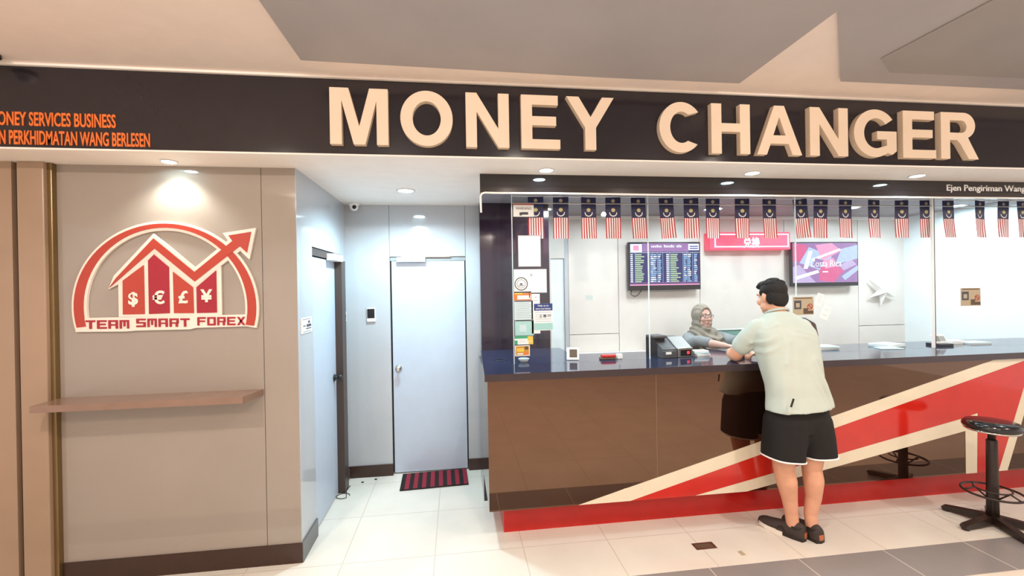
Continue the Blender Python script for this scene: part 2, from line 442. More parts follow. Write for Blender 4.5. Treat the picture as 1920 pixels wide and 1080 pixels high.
# dark partition between alcove and shop
wp = MB(); wp.box(.235, .91, 4.24, 4.56, 0, 2.61, 0)
wp.box(.235, .30, 4.56, 5.12, 0, 2.61, 0)
struct('wall_partition', wp, 'dark_lam')
struct('wall_outer_right', MB().box(5.90, 9, 3.08, 3.2, 0, 2.61), 'laminate')
# inner back wall of panels with joints
wi = MB()
cols = [(1.30, 1.896), (1.902, 2.917), (2.923, 4.037), (4.043, 5.057), (5.063, 5.72)]
for i, (a, b) in enumerate(cols):
    if i in (0, 4):
        wi.box(a, b, 5.0, 5.05, 0, 1.229, 0); wi.box(a, b, 5.0, 5.05, 1.235, 2.61, 0)
    else: wi.box(a, b, 5.0, 5.05, 0, 2.61, 0)
wi.box(.6, 1.09, 5.0, 5.05, 0, 2.61, 0); wi.box(1.09, 1.25, 5.0, 5.05, 2.12, 2.61, 0)
wi.box(1.25, 1.296, 5.0, 5.05, 0, 2.61, 2)
wi.box(.5, 1.09, 5.05, 5.12, 0, 2.61, 1); wi.box(1.25, 5.8, 5.05, 5.12, 0, 2.61, 1); wi.box(1.09, 1.25, 5.05, 5.12, 2.12, 2.61, 1)
struct('wall_inner', wi, ['inner_wall', 'seam', 'laminate_cool_lit'])
struct('door_3', MB().bbox(1.092, 1.248, 5.02, 5.06, .01, 2.115, .002), 'wall_white')
struct('wall_right', MB().box(5.72, 5.9, 3.05, 5.12, 0, 2.61), 'wall_white')
struct('trim_6', MB().bbox(1.0, 5.72, 4.96, 5.0, 2.575, 2.61, .003), 'white')
# fascia
fs = thing('fascia_sign', 'long black shopfront sign with raised cream lettering MONEY CHANGER', 'sign', (.9, 2.77, 2.61))
MB().box(-7, 9, 2.765, 2.80, 2.612, 3.078).build('board', 'fascia', fs)
MB().bbox(-7, 9, 2.745, 2.80, 3.066, 3.08, .003).build('edge_strip', 'white_paint', fs)['label'] = 'thin white strip along the top of the sign'
MB().bbox(-7, 9, 2.745, 2.80, 2.602, 2.613, .003).build('edge_strip', 'white_paint', fs)['label'] = 'thin white strip along the bottom of the sign'
def arc(cx, cy, rx, ry, a0, a1, n=28): return [(cx+rx*math.cos(R(a0+(a1-a0)*i/n)), cy+ry*math.sin(R(a0+(a1-a0)*i/n))) for i in range(n+1)]
def glyph(ch):
    if ch == 'M': return [(0,0),(0,1),(.32,1),(.5,.32),(.68,1),(1,1),(1,0),(.80,0),(.80,.78),(.60,0),(.40,0),(.20,.78),(.20,0)], []
    if ch == 'O': return arc(.5,.5,.5,.5,0,360,47)[:-1], [arc(.5,.5,.27,.31,0,360,47)[:-1]]
    if ch == 'N': return [(0,0),(0,1),(.25,1),(.75,.345),(.75,1),(1,1),(1,0),(.75,0),(.25,.655),(.25,0)], []
    if ch == 'E': return [(0,0),(0,1),(.95,1),(.95,.82),(.28,.82),(.28,.605),(.90,.605),(.90,.435),(.28,.435),(.28,.175),(1,.175),(1,0)], []
    if ch == 'Y': return [(.385,0),(.385,.42),(0,1),(.255,1),(.505,.62),(.75,1),(1,1),(.615,.42),(.615,0)], []
    if ch == 'H': return [(0,0),(0,1),(.26,1),(.26,.61),(.74,.61),(.74,1),(1,1),(1,0),(.74,0),(.74,.44),(.26,.44),(.26,0)], []
    if ch == 'A': return [(0,0),(.385,1),(.605,1),(1,0),(.785,0),(.70,.225),(.30,.225),(.215,0)], [[(.36,.395),(.495,.77),(.635,.395)]]
    if ch == 'C': return arc(.51,.5,.51,.5,38,318,40) + arc(.52,.5,.27,.31,318,38,34)[2:-2] , []
    if ch == 'G': return arc(.50,.5,.50,.5,36,305,40) + [(.90,.055),(1,.13),(1,.545),(.54,.545),(.54,.375),(.77,.375),(.77,.245)] + arc(.52,.5,.285,.315,300,38,34)[1:], []
    if ch == 'R':
        bowl = arc(.60,.722,.31,.278,90,-68,20)
        return [(0,0),(0,1)] + bowl + [(.80,.32),(1,0),(.735,0),(.50,.34),(.42,.405),(.24,.405),(.24,0)], [[(.24,.83),(.24,.565)] + arc(.54,.6975,.14,.1325,-90,90,12)]
LET = [('M', -.723, -.387), ('O', -.315, -.002), ('N', .078, .345), ('E', .422, .669), ('Y', .712, 1.023), ('C', 1.329, 1.624),
       ('H', 1.69, 1.966), ('A', 2.016, 2.347), ('N', 2.407, 2.696), ('G', 2.742, 3.075), ('E', 3.126, 3.391), ('R', 3.432, 3.743)]
for i, (ch, a, b) in enumerate(LET):
    o, h = glyph(ch); zb, zt = (2.664, 2.999) if i < 5 else (2.660, 2.990)
    f = lambda p: (a+(b-a)*p[0], zb+(zt-zb)*p[1])
    MB().prism([f(p) for p in o], [[f(p) for p in q] for q in h], XZ(2.725), 0, .04).build('raised_letter', 'cream', fs)
text_mb('MONEY SERVICES BUSINESS', -1.893, 2.738, 2.760, .077, .625, .006, .018, 'RIGHT').build('lettering', 'orange', fs)['label'] = 'orange line reading MONEY SERVICES BUSINESS'
text_mb('AN PERKHIDMATAN WANG BERLESEN', -1.718, 2.634, 2.760, .079, .79, .006, .018, 'RIGHT').build('lettering', 'orange', fs)['label'] = 'orange line reading AN PERKHIDMATAN WANG BERLESEN'
# black band above the glass
bd = thing('header_band', 'glossy black band above the counter glass with white Ejen Pengiriman lettering', 'sign', (2.9, 3.17, 2.475))
MB().box(.183, 5.72, 3.15, 3.20, 2.475, 2.61).build('panel', 'band', bd)
text_mb('Ejen Pengiriman Wang B', 4.012, 2.531, 3.146, .052, .83, .004, .008).build('lettering', 'white', bd)['label'] = 'white condensed lettering'
cab = MB(); pts = [(.186, 3.13, 2.33), (.184, 3.13, 2.40), (.184, 3.13, 2.445), (.192, 3.13, 2.464), (.215, 3.13, 2.471)] + [(.3+i*.6, 3.13, 2.4695+.002*math.sin(i*2.1)) for i in range(10)]
tag(cab.tube(pts, .0075, 8).build('cable', 'white', loc=(2.9, 3.13, 2.47)), 'thin white cable along the bottom edge of the black band', 'cable')

# recessed downlights
def downlight(x, y, r, label, group=None):
    t = thing('downlight', label, 'light', (x, y, 2.61), group)
    MB().lathe([(r*.8, 0), (r*.82, -.006), (r, -.008), (r*1.02, 0)], (x, y, 2.609), 28).build('trim_ring', 'white', t)
    MB().lathe([(0, 0), (r*.8, 0)], (x, y, 2.605), 28).build('lens', 'lampon', t)['label'] = 'glowing white lens'
G = 'downlights in the ledge over the counter'
downlight(.638, 3.02, .055, 'round downlight over the left end of the counter glass', G)
downlight(2.176, 3.0, .055, 'round downlight over the counter, above the waiting man', G)
downlight(3.559, 3.0, .055, 'round downlight in the ledge above the right end of the counter', G)
downlight(-1.74, 2.965, .045, 'small downlight above the red house logo on the taupe wall')
downlight(-.396, 3.72, .075, 'bright round ceiling light in the door alcove')
G = 'cool ceiling lights inside the booth'
for (x, y), s in zip(((.92, 4.55), (2.776, 4.468), (4.313, 4.354), (5.45, 4.2)), ('behind the flags at the left end of the booth', 'inside the booth between the rate board and the red sign', 'inside the booth above the screen reading Costa Rica', 'inside the booth at the far right end')):
    downlight(x, y, .10, 'bright cool ceiling light ' + s, G)
# dome cameras
dm = thing('dome_camera', 'small white dome camera in the corner of the alcove ceiling', 'camera', (-.935, 4.30, 2.61))
MB().lathe([(.047, 0), (.05, -.012), (.046, -.022), (.03, -.024)], (-.935, 4.30, 2.61), 28).build('mount', 'white', dm)
MB().ell((-.935, 4.30, 2.575), (.040, .040, .038)).build('dome', 'white', dm)
MB().lathe([(0, -.004), (.017, -.004), (.019, 0), (0, .002)], (-.925, 4.262, 2.568), 18, 0, 'Y').build('lens', 'black_gloss', dm)
dm = thing('dome_camera', 'white dome camera cut off at the left edge under the mall ceiling', 'camera', (-2.43, 2.66, 3.08))
MB().lathe([(.05, 0), (.052, -.012), (.045, -.02)], (-2.43, 2.66, 3.08), 28).build('mount', 'black', dm)
MB().ell((-2.43, 2.66, 3.055), (.042, .042, .04)).build('dome', 'white', dm)

# ------------------------------------------------------------------ logo sign on the taupe wall
lg = thing('logo_sign', 'white backed red house and arrow logo reading TEAM SMART FOREX', 'sign', (-1.82, 3.08, 1.56))
def L(cx, cy): return (-1.82+.00116*(cx-848), 1.707-.00116*((cy-800)+.018*(cx-848)))
def sheet(mb, poly, d0, d1, mi=0, holes=()): mb.prism([L(*p) for p in poly], [[L(*p) for p in h] for h in holes], XZ(3.08), d0, d1, mi)
def ringband(rxo, ryo, rxi, ryi, a0, a1, n=48, cx=848, cy=800):
    return [(cx+rxo*math.cos(R(a0+(a1-a0)*i/n)), cy-ryo*math.sin(R(a0+(a1-a0)*i/n))) for i in range(n+1)] + \
           [(cx+rxi*math.cos(R(a1+(a0-a1)*i/n)), cy-ryi*math.sin(R(a1+(a0-a1)*i/n))) for i in range(n+1)]
zig = [(565, 692), (600, 640), (787, 424), (990, 606), (1188, 432), (1168, 402), (1286, 380), (1262, 496), (1226, 460), (990, 658), (790, 478), (608, 652)]
bars = [[(628, 838), (630, 655), (735, 570), (735, 836)], [(757, 836), (757, 545), (787, 512), (860, 580), (860, 832)],
        [(882, 832), (880, 605), (980, 690), (982, 832)], [(998, 832), (998, 690), (1100, 597), (1100, 830)]]
def grow(poly, d):
    n = len(poly); out = []; A = sum(poly[i][0]*poly[(i+1) % n][1]-poly[(i+1) % n][0]*poly[i][1] for i in range(n))
    sg = 1 if A > 0 else -1
    for i in range(n):
        a, b, c = Vector(poly[i-1]), Vector(poly[i]), Vector(poly[(i+1) % n])
        e1, e2 = (b-a).normalized(), (c-b).normalized()
        n1, n2 = Vector((e1.y, -e1.x))*sg, Vector((e2.y, -e2.x))*sg
        m = (n1+n2); k = d/max(.35, (1+n1.dot(n2))/1) if m.length else d
        out.append(tuple(b + m*k)) if m.length else out.append(tuple(b+n1*d))
    return out
pb = MB()
sheet(pb, ringband(470, 472, 399, 420, -14.5, 194.5), -.020, -.002)
sheet(pb, grow(zig, 19), -.021, -.002)
sheet(pb, [(605, 852), (605, 640), (740, 540), (788, 478), (990, 640), (1108, 560), (1124, 574), (1124, 846)], -.019, -.002)
sheet(pb, [(395, 930), (400, 880), (440, 856), (1250, 842), (1306, 880), (1303, 905), (1255, 908), (990, 914), (960, 922), (690, 926), (640, 930)], -.022, -.002)
pb.build('backing', 'logo_white', lg)
rb = MB(); sheet(rb, ringband(457, 458, 412, 436, -13.2, 193.5), -.026, -.02); rb.build('arch', 'logo_red', lg)
zb_ = MB(); sheet(zb_, zig, -.028, -.021); zb_.build('roof_arrow', 'logo_red', lg)
for i, b in enumerate(bars):
    mb = MB(); sheet(mb, b, -.025, -.019); o = mb.build('bar', 'logo_crimson' if i in (1, 3) else 'logo_red', lg)
    x, z = L((682, 808, 932, 1050)[i], (783, 779, 775, 770)[i])
    text_mb('$€£¥'[i], x, z, 3.08-.029, .078, None, .004, .03, 'CENTER').build('currency_symbol', 'logo_white', o)['label'] = 'white currency symbol'
ST = {'T': [(0, .8, 1, 1), (.38, 0, .64, .8)], 'E': [(0, 0, .24, 1), (.24, .8, 1, 1), (.24, .42, .9, .6), (.24, 0, 1, .2)], 'A': [(0, 0, .24, 1), (.24, .8, .76, 1), (.76, 0, 1, 1), (.24, .36, .76, .52)],
      'M': [(0, 0, .22, 1), (.22, .8, .78, 1), (.78, 0, 1, 1), (.40, .25, .60, .8)], 'S': [(0, .8, 1, 1), (0, .58, .24, .8), (0, .42, 1, .6), (.76, .2, 1, .42), (0, 0, 1, .2)],
      'R': [(0, 0, .24, 1), (.24, .8, 1, 1), (.76, .5, 1, .8), (.24, .38, 1, .54), (.66, 0, .92, .38)], 'F': [(0, 0, .24, 1), (.24, .8, 1, 1), (.24, .42, .9, .6)], 'O': [(0, 0, .24, 1), (.24, .8, .76, 1), (.76, 0, 1, 1), (.24, 0, .76, .2)]}
tx = MB()
for word, x0, pit, y0 in (('TEAM', 447, 55, 914), ('SMART', 694, 55, 907), ('FOREX', 1000, 51, 901)):
    for i, ch in enumerate(word):
        bx, w, h = x0+i*pit, pit*.84, 46
        if ch == 'X':
            for q in ([(0, 0), (.28, 0), (1, 1), (.72, 1)], [(.72, 0), (1, 0), (.28, 1), (0, 1)]): sheet(tx, [(bx+u*w, y0-v*h) for u, v in q], -.027, -.022)
        else:
            for a, b, c, d in ST[ch]: sheet(tx, [(bx+a*w, y0-b*h), (bx+c*w, y0-b*h), (bx+c*w, y0-d*h), (bx+a*w, y0-d*h)], -.027, -.022)
tx.build('lettering', 'logo_crimson', lg)['label'] = 'red block lettering TEAM SMART FOREX'
sh = MB().prism([(-2.45, 3.08), (-2.45, 2.875), (-1.30, 2.875), (-1.262, 3.08)], [], lambda u, v, d: (u, v, d), 1.117, 1.157)
tag(sh.build('wall_ledge', 'shelf', loc=(-1.85, 3.0, 1.117)), 'brown glossy wall shelf under the red house logo', 'shelf')
# alcove wall fittings
ap = thing('access_panel', 'small white wall panel with a black screen beside the alcove door', 'access panel', (-.81, 4.38, 1.488))
MB().bbox(-.850, -.768, 4.360, 4.38, 1.488, 1.622, .006).build('housing', 'white', ap)
MB().bbox(-.844, -.776, 4.357, 4.362, 1.523, 1.612, .001).build('screen', 'black_gloss', ap)
def side_notice(name, y0, y1, z0, z1, label, marks):
    t = thing(name, label, 'sign', (-1.04, (y0+y1)/2, z0))
    MB().box(-1.04, -1.034, y0, y1, z0, z1).build('plate', 'white', t)
    mk = MB()
    for a, b, c, d in marks: mk.box(-1.0345, -1.033, y0+a*(y1-y0), y0+c*(y1-y0), z0+b*(z1-z0), z0+d*(z1-z0))
    mk.build('print', 'p_ink', t)
side_notice('notice_and_reflection', 3.125, 3.345, 1.505, 1.61, 'white notice plate with dark marks on the alcove corner wall', ((.1, .88, .9, .91), (.6, .62, .78, .78), (.15, .44, .35, .52), (.45, .38, .9, .56), (.4, .24, .9, .31), (.15, .08, .85, .11)))
side_notice('notice_and_reflection', 4.23, 4.36, 1.50, 1.59, 'small white plate standing in for the reflected notice between the dark door post and alcove corner', ((.15, .45, .35, .75), (.45, .35, .85, .75), (.1, .15, .9, .2)))  # reflection of the corner notice, built as a second plate
# door mat
dmt = thing('door_mat', 'red and black striped mat in front of the alcove door', 'mat', (-.22, 4.25, 0))
mt = MB(); n = 16
for i in range(n):
    a, b = i/n, (i+1)/n
    q = lambda u, v: (-.524+.606*u-.012*v, 4.02+.03*u+.34*v)
    p = [q(a, 0), q(b, 0), q(b, 1), q(a, 1)]
    mt.prism(p, [], XY, .0005, .012, 0 if i % 2 == 0 else 1)
mt.build('pile', ['matblack', 'matred'], dmt)
ed = MB(); q = lambda u, v: (-.524+.606*u-.012*v, 4.02+.03*u+.34*v)
ed.tube([(*q(u, v), .007) for u, v in ((0, 0), (1, 0), (1, 1), (0, 1))], .006, 6, 0, True); ed.build('edging', 'matblack', dmt)
cl = [(-1.005+.055*math.cos(t), 4.0+.05*math.sin(t), .004) for t in [i*.3 for i in range(19)]] + [(-1.0, 4.10, .004), (-.99, 4.2, .004)]
tag(MB().tube(cl, .003, 6).build('floor_cable', 'black', loc=(-1.0, 4.0, 0)), 'thin black cable loop on the floor by the dark door post', 'cable')
for x, y, l in ((-.892, 4.255, 'small black scrap on the alcove floor left of the striped mat'), (-.78, 4.30, 'small dark scrap on the alcove floor nearest the striped mat')):
    tag(MB().bbox(x-.012, x+.010, y-.007, y+.009, 0, .008, .003).build('floor_scrap', 'black', loc=(x, y, 0)), l, 'litter')

# ------------------------------------------------------------------ counter
ct = thing('service_counter', 'long dark glossy counter with red and cream arrow graphic', 'counter', (2.9, 3.2, 0))
body = MB(); body.box(.207, 1.4445, 3.08, 3.72, .228, 1.145, 0); body.box(1.4475, 5.70, 3.08, 3.72, .228, 1.145, 0); body.box(1.4445, 1.4475, 3.082, 3.72, .228, 1.145, 1)
body.build('front_panel', ['counter', 'p_tan'], ct)
MB().box(.207, .235, 3.72, 4.24, 0, 1.145).build('end_panel', 'dark_lam', ct)
MB().box(.32, 5.70, 3.22, 3.70, 0, .228).build('plinth', 'redplinth', ct)
tp = MB(); tp.prism([(.186, 3.05), (5.70, 3.05), (5.70, 3.82), (1.0, 3.82), (1.0, 4.238), (.225, 4.238)], [], XY, 1.145, 1.195, 0, 1)
tp.build('worktop', ['top', 'topedge'], ct)
gr = MB()
e = 3.08
gr.prism([(.847, .229), (1.234, .229), (4.72, 1.144), (4.36, 1.144)], [], XZ(e), -.003, .002, 0)
gr.prism([(1.734, .229), (2.149, .229), (4.065, .575), (4.065, .229), (4.168, .229), (4.18, .712), (4.03, .675)], [], XZ(e), -.003, .002, 0)
gr.prism([(4.374, .229), (4.458, .229), (4.80, 1.144), (4.72, 1.144)], [], XZ(e), -.003, .002, 0)
gr.build('cream_stripe', 'stripe', ct)['label'] = 'cream arrow outline stripes'
gr = MB(); gr.prism([(1.236, .229), (1.732, .229), (4.03, .676), (4.182, .714), (4.170, .229), (4.372, .229), (4.718, 1.142)], [], XZ(e), -.003, .002, 0)
gr.build('red_arrow', 'red', ct)['label'] = 'broad red arrow'

# counter glass
def pane(n, x0, x1, y0, y1, z0=1.196, z1=2.609):
    o = struct('window_%d' % n, MB().box(x0, x1, y0, y1, z0, z1), 'glass', loc=((x0+x1)/2, (y0+y1)/2, z0)); return o
Yg = 3.405
w1 = pane(1, .442, 1.549, Yg, Yg+.01); w2 = pane(2, 1.555, 2.858, Yg, Yg+.01); w3 = pane(3, 2.864, 4.195, Yg, Yg+.01); w4 = pane(4, 4.215, 5.72, Yg, Yg+.01)
w5 = pane(5, .430, .440, Yg+.01, 4.238)
for w, x in ((w1, .4405), (w1, 1.550), (w2, 2.859)):
    MB().box(x-.0025, x+.0025, Yg-.002, Yg+.011, 1.196, 2.607).build('glass_edge', 'edge', w)
MB().bbox(4.180, 4.196, Yg-.006, Yg+.016, 1.196, 2.607, .002).build('channel', 'white', w3)
MB().bbox(4.197, 4.205, Yg-.006, Yg+.016, 1.196, 2.607, .002).build('channel', 'darkgrey', w4)
rail = struct('trim_7', MB().bbox(.44, 5.72, Yg-.004, Yg+.014, 2.447, 2.455, .002), 'steel')

# things stuck on the glass
def notice(name, label, cat, x0, x1, z0, z1, base, marks=(), y=Yg, mats=None, grp=None, rot=0, words=()):
    t = thing(name, label, cat, ((x0+x1)/2, y, z0), grp)
    cx, cz = (x0+x1)/2, (z0+z1)/2; w, h = x1-x0, z1-z0
    def fn(u, v, d):
        du, dv = u-cx, v-cz
        return (cx+du*math.cos(rot)-dv*math.sin(rot), y+d, cz+du*math.sin(rot)+dv*math.cos(rot))
    MB().prism(rect(x0, x1, z0, z1), [], fn, -.0025, -.0005).build('sheet', base, t)
    ms = []; mb = MB()
    for i, (a, b, c, d, k) in enumerate(marks):
        if k not in ms: ms.append(k)
        mb.prism(rect(x0+a*w, x0+c*w, z0+b*h, z0+d*h), [], fn, -.0034-i*2e-5, -.0026, ms.index(k))
    for body, u, v, hh, ww, k in words:
        if k not in ms: ms.append(k)
        text_mb(body, x0+u*w, z0+v*h, 0, hh, ww, 0, .01, 'CENTER', ms.index(k), mb, lambda a, b, d: fn(a, b, -.0042))
    if ms: mb.build('print', ms, t)
    return t
def lines(a, c, z0, z1, n, k='p_grey', th=.02): return [(a, z0+(z1-z0)*i/(n-1)-th/2, c-(.12 if i % 3 == 2 else 0), z0+(z1-z0)*i/(n-1)+th/2, k) for i in range(n)]
notice('warning_notice', 'white WARNING notice at top left corner of the counter glass', 'notice', .452, .614, 2.345, 2.445, 'paper', [(.3, .10, .42, .34, 'p_ink'), (.40, .16, .72, .36, 'p_ink'), (0, .92, 1, 1, 'p_red')], words=[('WARNING', .5, .55, .020, .125, 'p_brown')])
notice('framed_page', 'blank looking white sheet in thin frame high on left of the glass', 'notice', .485, .664, 1.955, 2.20, 'paper', [(0, 0, 1, .025, 'p_grey'), (0, .975, 1, 1, 'p_grey'), (0, 0, .03, 1, 'p_grey'), (.97, 0, 1, 1, 'p_grey')])
ce = notice('certificate', 'white certificate with a grey round seal on the left glass', 'notice', .448, .707, 1.75, 1.937, 'paper', [(0, 0, 1, .02, 'p_grey'), (0, .98, 1, 1, 'p_grey'), (.5, .7, .56, .8, 'p_grey')])
sl = MB(); cxs, czs = .505, 1.822
sl.prism(arc(cxs, czs, .052, .052, 0, 360, 40)[:-1], [arc(cxs, czs, .045, .045, 0, 360, 40)[:-1]], XZ(Yg), -.0045, -.003)
sl.prism(arc(cxs, czs, .034, .034, 0, 360, 32)[:-1], [arc(cxs, czs, .031, .031, 0, 360, 32)[:-1]], XZ(Yg), -.0045, -.003)
sl.prism(arc(cxs, czs+.004, .012, .012, 180, 360, 12), [], XZ(Yg), -.0045, -.003); sl.prism(rect(cxs-.02, cxs+.02, czs-.016, czs-.011), [], XZ(Yg), -.0045, -.003)
sl.build('seal', 'p_ink', ce)
notice('orange_card', 'orange headed card below the certificate on the glass', 'notice', .445, .584, 1.695, 1.762, 'p_orange', [(.2, .1, .95, .55, 'paper'), (.05, .7, .5, .85, 'p_yellow'), (.86, .25, .92, .85, 'p_ink')] + lines(.25, .85, .2, .45, 3))
notice('white_slip', 'narrow white sheet tucked behind the blue headed leaflet', 'notice', .583, .650, 1.432, 1.742, 'paper', [(.45, .9, .62, .93, 'p_grey'), (.2, .82, .8, .835, 'p_grey')])
notice('rate_sheet', 'pale printed sheet between the orange card and teal sheet', 'notice', .447, .594, 1.542, 1.692, 'p_blue', [(.03, .94, .97, .99, 'p_ink')] + lines(.08, .92, .12, .86, 9))
notice('teal_sheet', 'teal printed sheet above the green and yellow card', 'notice', .450, .598, 1.419, 1.540, 'p_teal', [(.03, .93, .97, 1, 'p_ink'), (.25, .25, .6, .7, 'p_blue')] + lines(.1, .9, .15, .85, 6, 'p_blue'))
notice('green_card', 'green and yellow card low on the left glass', 'notice', .446, .592, 1.350, 1.414, 'paper', [(0, .72, .7, 1, 'p_green'), (.7, .4, 1, 1, 'p_yellow'), (0, 0, .16, .5, 'p_green'), (.75, 0, 1, .35, 'p_yellow')] + lines(.25, .68, .25, .55, 3))
notice('gold_card', 'golden brown picture card lowest on the left glass', 'notice', .448, .564, 1.26, 1.342, 'paper', [(.05, .08, .95, .94, 'p_gold'), (.12, .4, .6, .75, 'p_yellow'), (.15, .15, .55, .27, 'paper'), (.65, .6, .9, .9, 'p_brown'), (.6, .1, .9, .35, 'p_orange')])
notice('blue_headed_leaflet', 'leaflet with dark blue header and teal foot on the left glass', 'notice', .602, .749, 1.455, 1.665, 'paper', [(0, .74, 1, 1, 'p_navy'), (0, .02, 1, .28, 'p_teal'), (.3, .46, .42, .58, 'p_grey'), (.5, .48, .66, .58, 'p_ink'), (.72, .5, .92, .6, 'p_grey')] + lines(.06, .94, .34, .68, 5), y=Yg-.004, words=[('Help us to', .5, .895, .014, .085, 'paper'), ('serve you better', .5, .785, .014, .12, 'paper')])
def no_sign(x0, x1, z0, z1, label):
    t = notice('rules_sticker', label, 'notice', x0, x1, z0, z1, 'p_tan', [(.06, .32, .40, .80, 'p_ink'), (.14, .42, .32, .66, 'p_tan'), (.5, .05, .98, .22, 'p_brown'), (.5, .22, .72, .36, 'p_brown'), (.08, .9, .92, .95, 'p_brown')], grp='rules stickers on the counter glass')
    cx, cz = x0+.82*(x1-x0), z0+.45*(z1-z0); r = MB()
    r.prism(arc(cx, cz, .025, .025, 0, 360, 28)[:-1], [arc(cx, cz, .019, .019, 0, 360, 28)[:-1]], XZ(Yg), -.0045, -.003)
    r.prism([(cx-.017, cz+.012), (cx-.012, cz+.017), (cx+.017, cz-.012), (cx+.012, cz-.017)], [], XZ(Yg), -.0045, -.003)
    r.build('ban_mark', 'p_red', t)
no_sign(2.823, 3.015, 1.522, 1.674, 'tan rules sticker with red ban mark just right of the man')
no_sign(4.464, 4.671, 1.562, 1.722, 'tan rules sticker with red ban mark right of the white glass channel')
notice('paper_slip', 'upper of two tilted white slips on the glass beside the man', 'notice', 3.04, 3.105, 1.59, 1.70, 'paper', lines(.15, .85, .3, .8, 4), rot=-.35)
notice('paper_slip', 'lower of two tilted white slips on the glass beside the man', 'notice', 3.09, 3.165, 1.475, 1.60, 'paper', lines(.2, .8, .3, .7, 2), rot=-.4)
notice('small_label', 'faint small white label on the glass left of the rate board', 'notice', 1.02, 1.08, 1.685, 1.725, 'p_blue', lines(.1, .9, .3, .7, 3))

# ------------------------------------------------------------------ flags
def flag_mesh(seed):
    rnd = random.Random(seed); mb = MB(); w, h, hb = .124, .335, .166
    ph, am = rnd.uniform(0, 6), rnd.uniform(.002, .006)
    def P(u, v): return (u*w-w/2, am*math.sin(ph+u*5+v*2)*v*2 - .012*v*v, -v*h)
    cols_, rows_ = 15, 10; vb = hb/h
    def patch(u0, u1, v0, v1, mi, nu, nv):
        vs = [P(u0+(u1-u0)*i/nu, v0+(v1-v0)*j/nv) for j in range(nv+1) for i in range(nu+1)]
        mb.add(vs, [(j*(nu+1)+i, j*(nu+1)+i+1, (j+1)*(nu+1)+i+1, (j+1)*(nu+1)+i) for j in range(nv) for i in range(nu)], mi, True)
    patch(0, 1, 0, vb, 0, 12, 6)
    for k in range(13): patch(k/13, (k+1)/13, vb, 1, 1 if k % 2 == 0 else 2, 1, 8)
    em = MB()
    def disc(cu, cv, r, mi, pts=None, off=-.0015):
        q = pts or arc(0, 0, r, r, 0, 360, 20)[:-1]
        tri = tessellate_polygon([[Vector((x, y, 0)) for x, y in q]])
        vs = []
        for x, y in q:
            p = P(cu+x/w, cv-y/h); vs.append((p[0], p[1]+off, p[2]))
        em.add(vs, tri, mi)
    def star(r0, r1, n): return [((r0 if i % 2 == 0 else r1)*math.cos(PI*i/n+PI/2), (r0 if i % 2 == 0 else r1)*math.sin(PI*i/n+PI/2)) for i in range(2*n)]
    disc(.5, .31, 0, 0, star(.0185, .0135, 14)); disc(.5, .09, 0, 1, star(.0175, .012, 14))  # the upper, paler star is the reflection of the sun drawn onto the cloth
    cres = arc(0, 0, .032, .032, 175, 365, 20) + arc(0, .007, .027, .031, 360, 180, 20)
    disc(.5, .375, 0, 2, cres)
    return mb, em
fx = [.638, .842, 1.07, 1.275, 1.488, 1.727, 1.947, 2.141, 2.406, 2.655, 2.94, 3.142, 3.379, 3.656, 3.933, 4.182, 4.407, 4.743, 4.994, 5.202]
ft = [0, .01, 0, 0, -.03, -.05, 0, .02, .01, 0, -.07, .06, .04, 0, .01, 0, -.03, .05, .03, 0]
fl_lab = ['first from the left, beside the WARNING notice', 'second from the left', 'third from the left', 'fourth from the left', 'fifth from the left, over the left edge of the rate board', 'sixth from the left, bent at the glass joint over the rate board',
 'seventh from the left, over the right edge of the rate board', 'eighth from the left, by the red sign and washed out by a lamp', 'ninth from the left, over the two glyphs of the red sign', 'tenth from the left, at the right end of the red sign',
 'tilted, eleventh from the left, at the left edge of the Costa Rica screen', 'tilted, twelfth from the left, at the second glass joint', 'thirteenth from the left, over the Costa Rica screen and lit by a lamp', 'fourteenth from the left, right of the Costa Rica screen',
 'fifteenth from the left, right above the white star', 'sixteenth from the left, before the pale wall', 'seventeenth from the left, last before the white glass channel', 'eighteenth from the left, first past the white glass channel', 'second past the white glass channel', 'cut off by the right edge of the picture']
for i, x in enumerate(fx):
    t = thing('bunting_flag', 'striped flag ' + fl_lab[i], 'flag', (x, 3.45, 2.512), 'flags strung along the top of the glass')
    t['_o'] = (0, 0, 0); a, b = flag_mesh(i)
    f = a.build('cloth', ['flagblue', 'flagred', 'flagwhite'], t)
    b.build('emblem_and_reflection', ['yellow', 'p_tan', 'flagwhite'], t)
    t.rotation_euler = (0, ft[i], random.uniform(-.12, .12))
tag(MB().tube([(.45+.2635*i, 3.451, 2.5135+.002*math.cos(i*1.7)) for i in range(21)], .003, 6).build('bunting_string', 'white', loc=(2.9, 3.45, 2.51)), 'thin string that holds the row of striped flags', 'string')

# ------------------------------------------------------------------ inner wall fittings
def tv(label, x0, x1, z0, z1, tilt=0):
    t = thing('wall_screen', label, 'screen', ((x0+x1)/2, 4.95, z0))
    MB().bbox(x0, x1, 4.90, 4.945, z0, z1, .006).build('casing', 'black', t)
    MB().box((x0+x1)/2-.15, (x0+x1)/2+.15, 4.945, 5.0, (z0+z1)/2-.1, (z0+z1)/2+.1).build('bracket', 'black', t)
    return t
t = tv('wall screen with a blue exchange rate table in rows', 1.985, 2.875, 1.735, 2.295)
cabl = MB().tube([(2.03, 4.93, 1.74), (2.02, 4.93, 1.69), (2.06, 4.93, 1.665), (2.10, 4.93, 1.675), (2.13, 4.93, 1.705), (2.15, 4.93, 1.74)], .005, 6).build('cable', 'black', t)
q = MB(); x0, x1, z0, z1 = 2.0, 2.86, 1.79, 2.28; Y0 = 4.8985
def qr(a, b, c, d, k, lay=1): q.prism(rect(x0+a*(x1-x0), x0+c*(x1-x0), z0+b*(z1-z0), z0+d*(z1-z0)), [], XZ(Y0), -.0006*lay, .0, k)
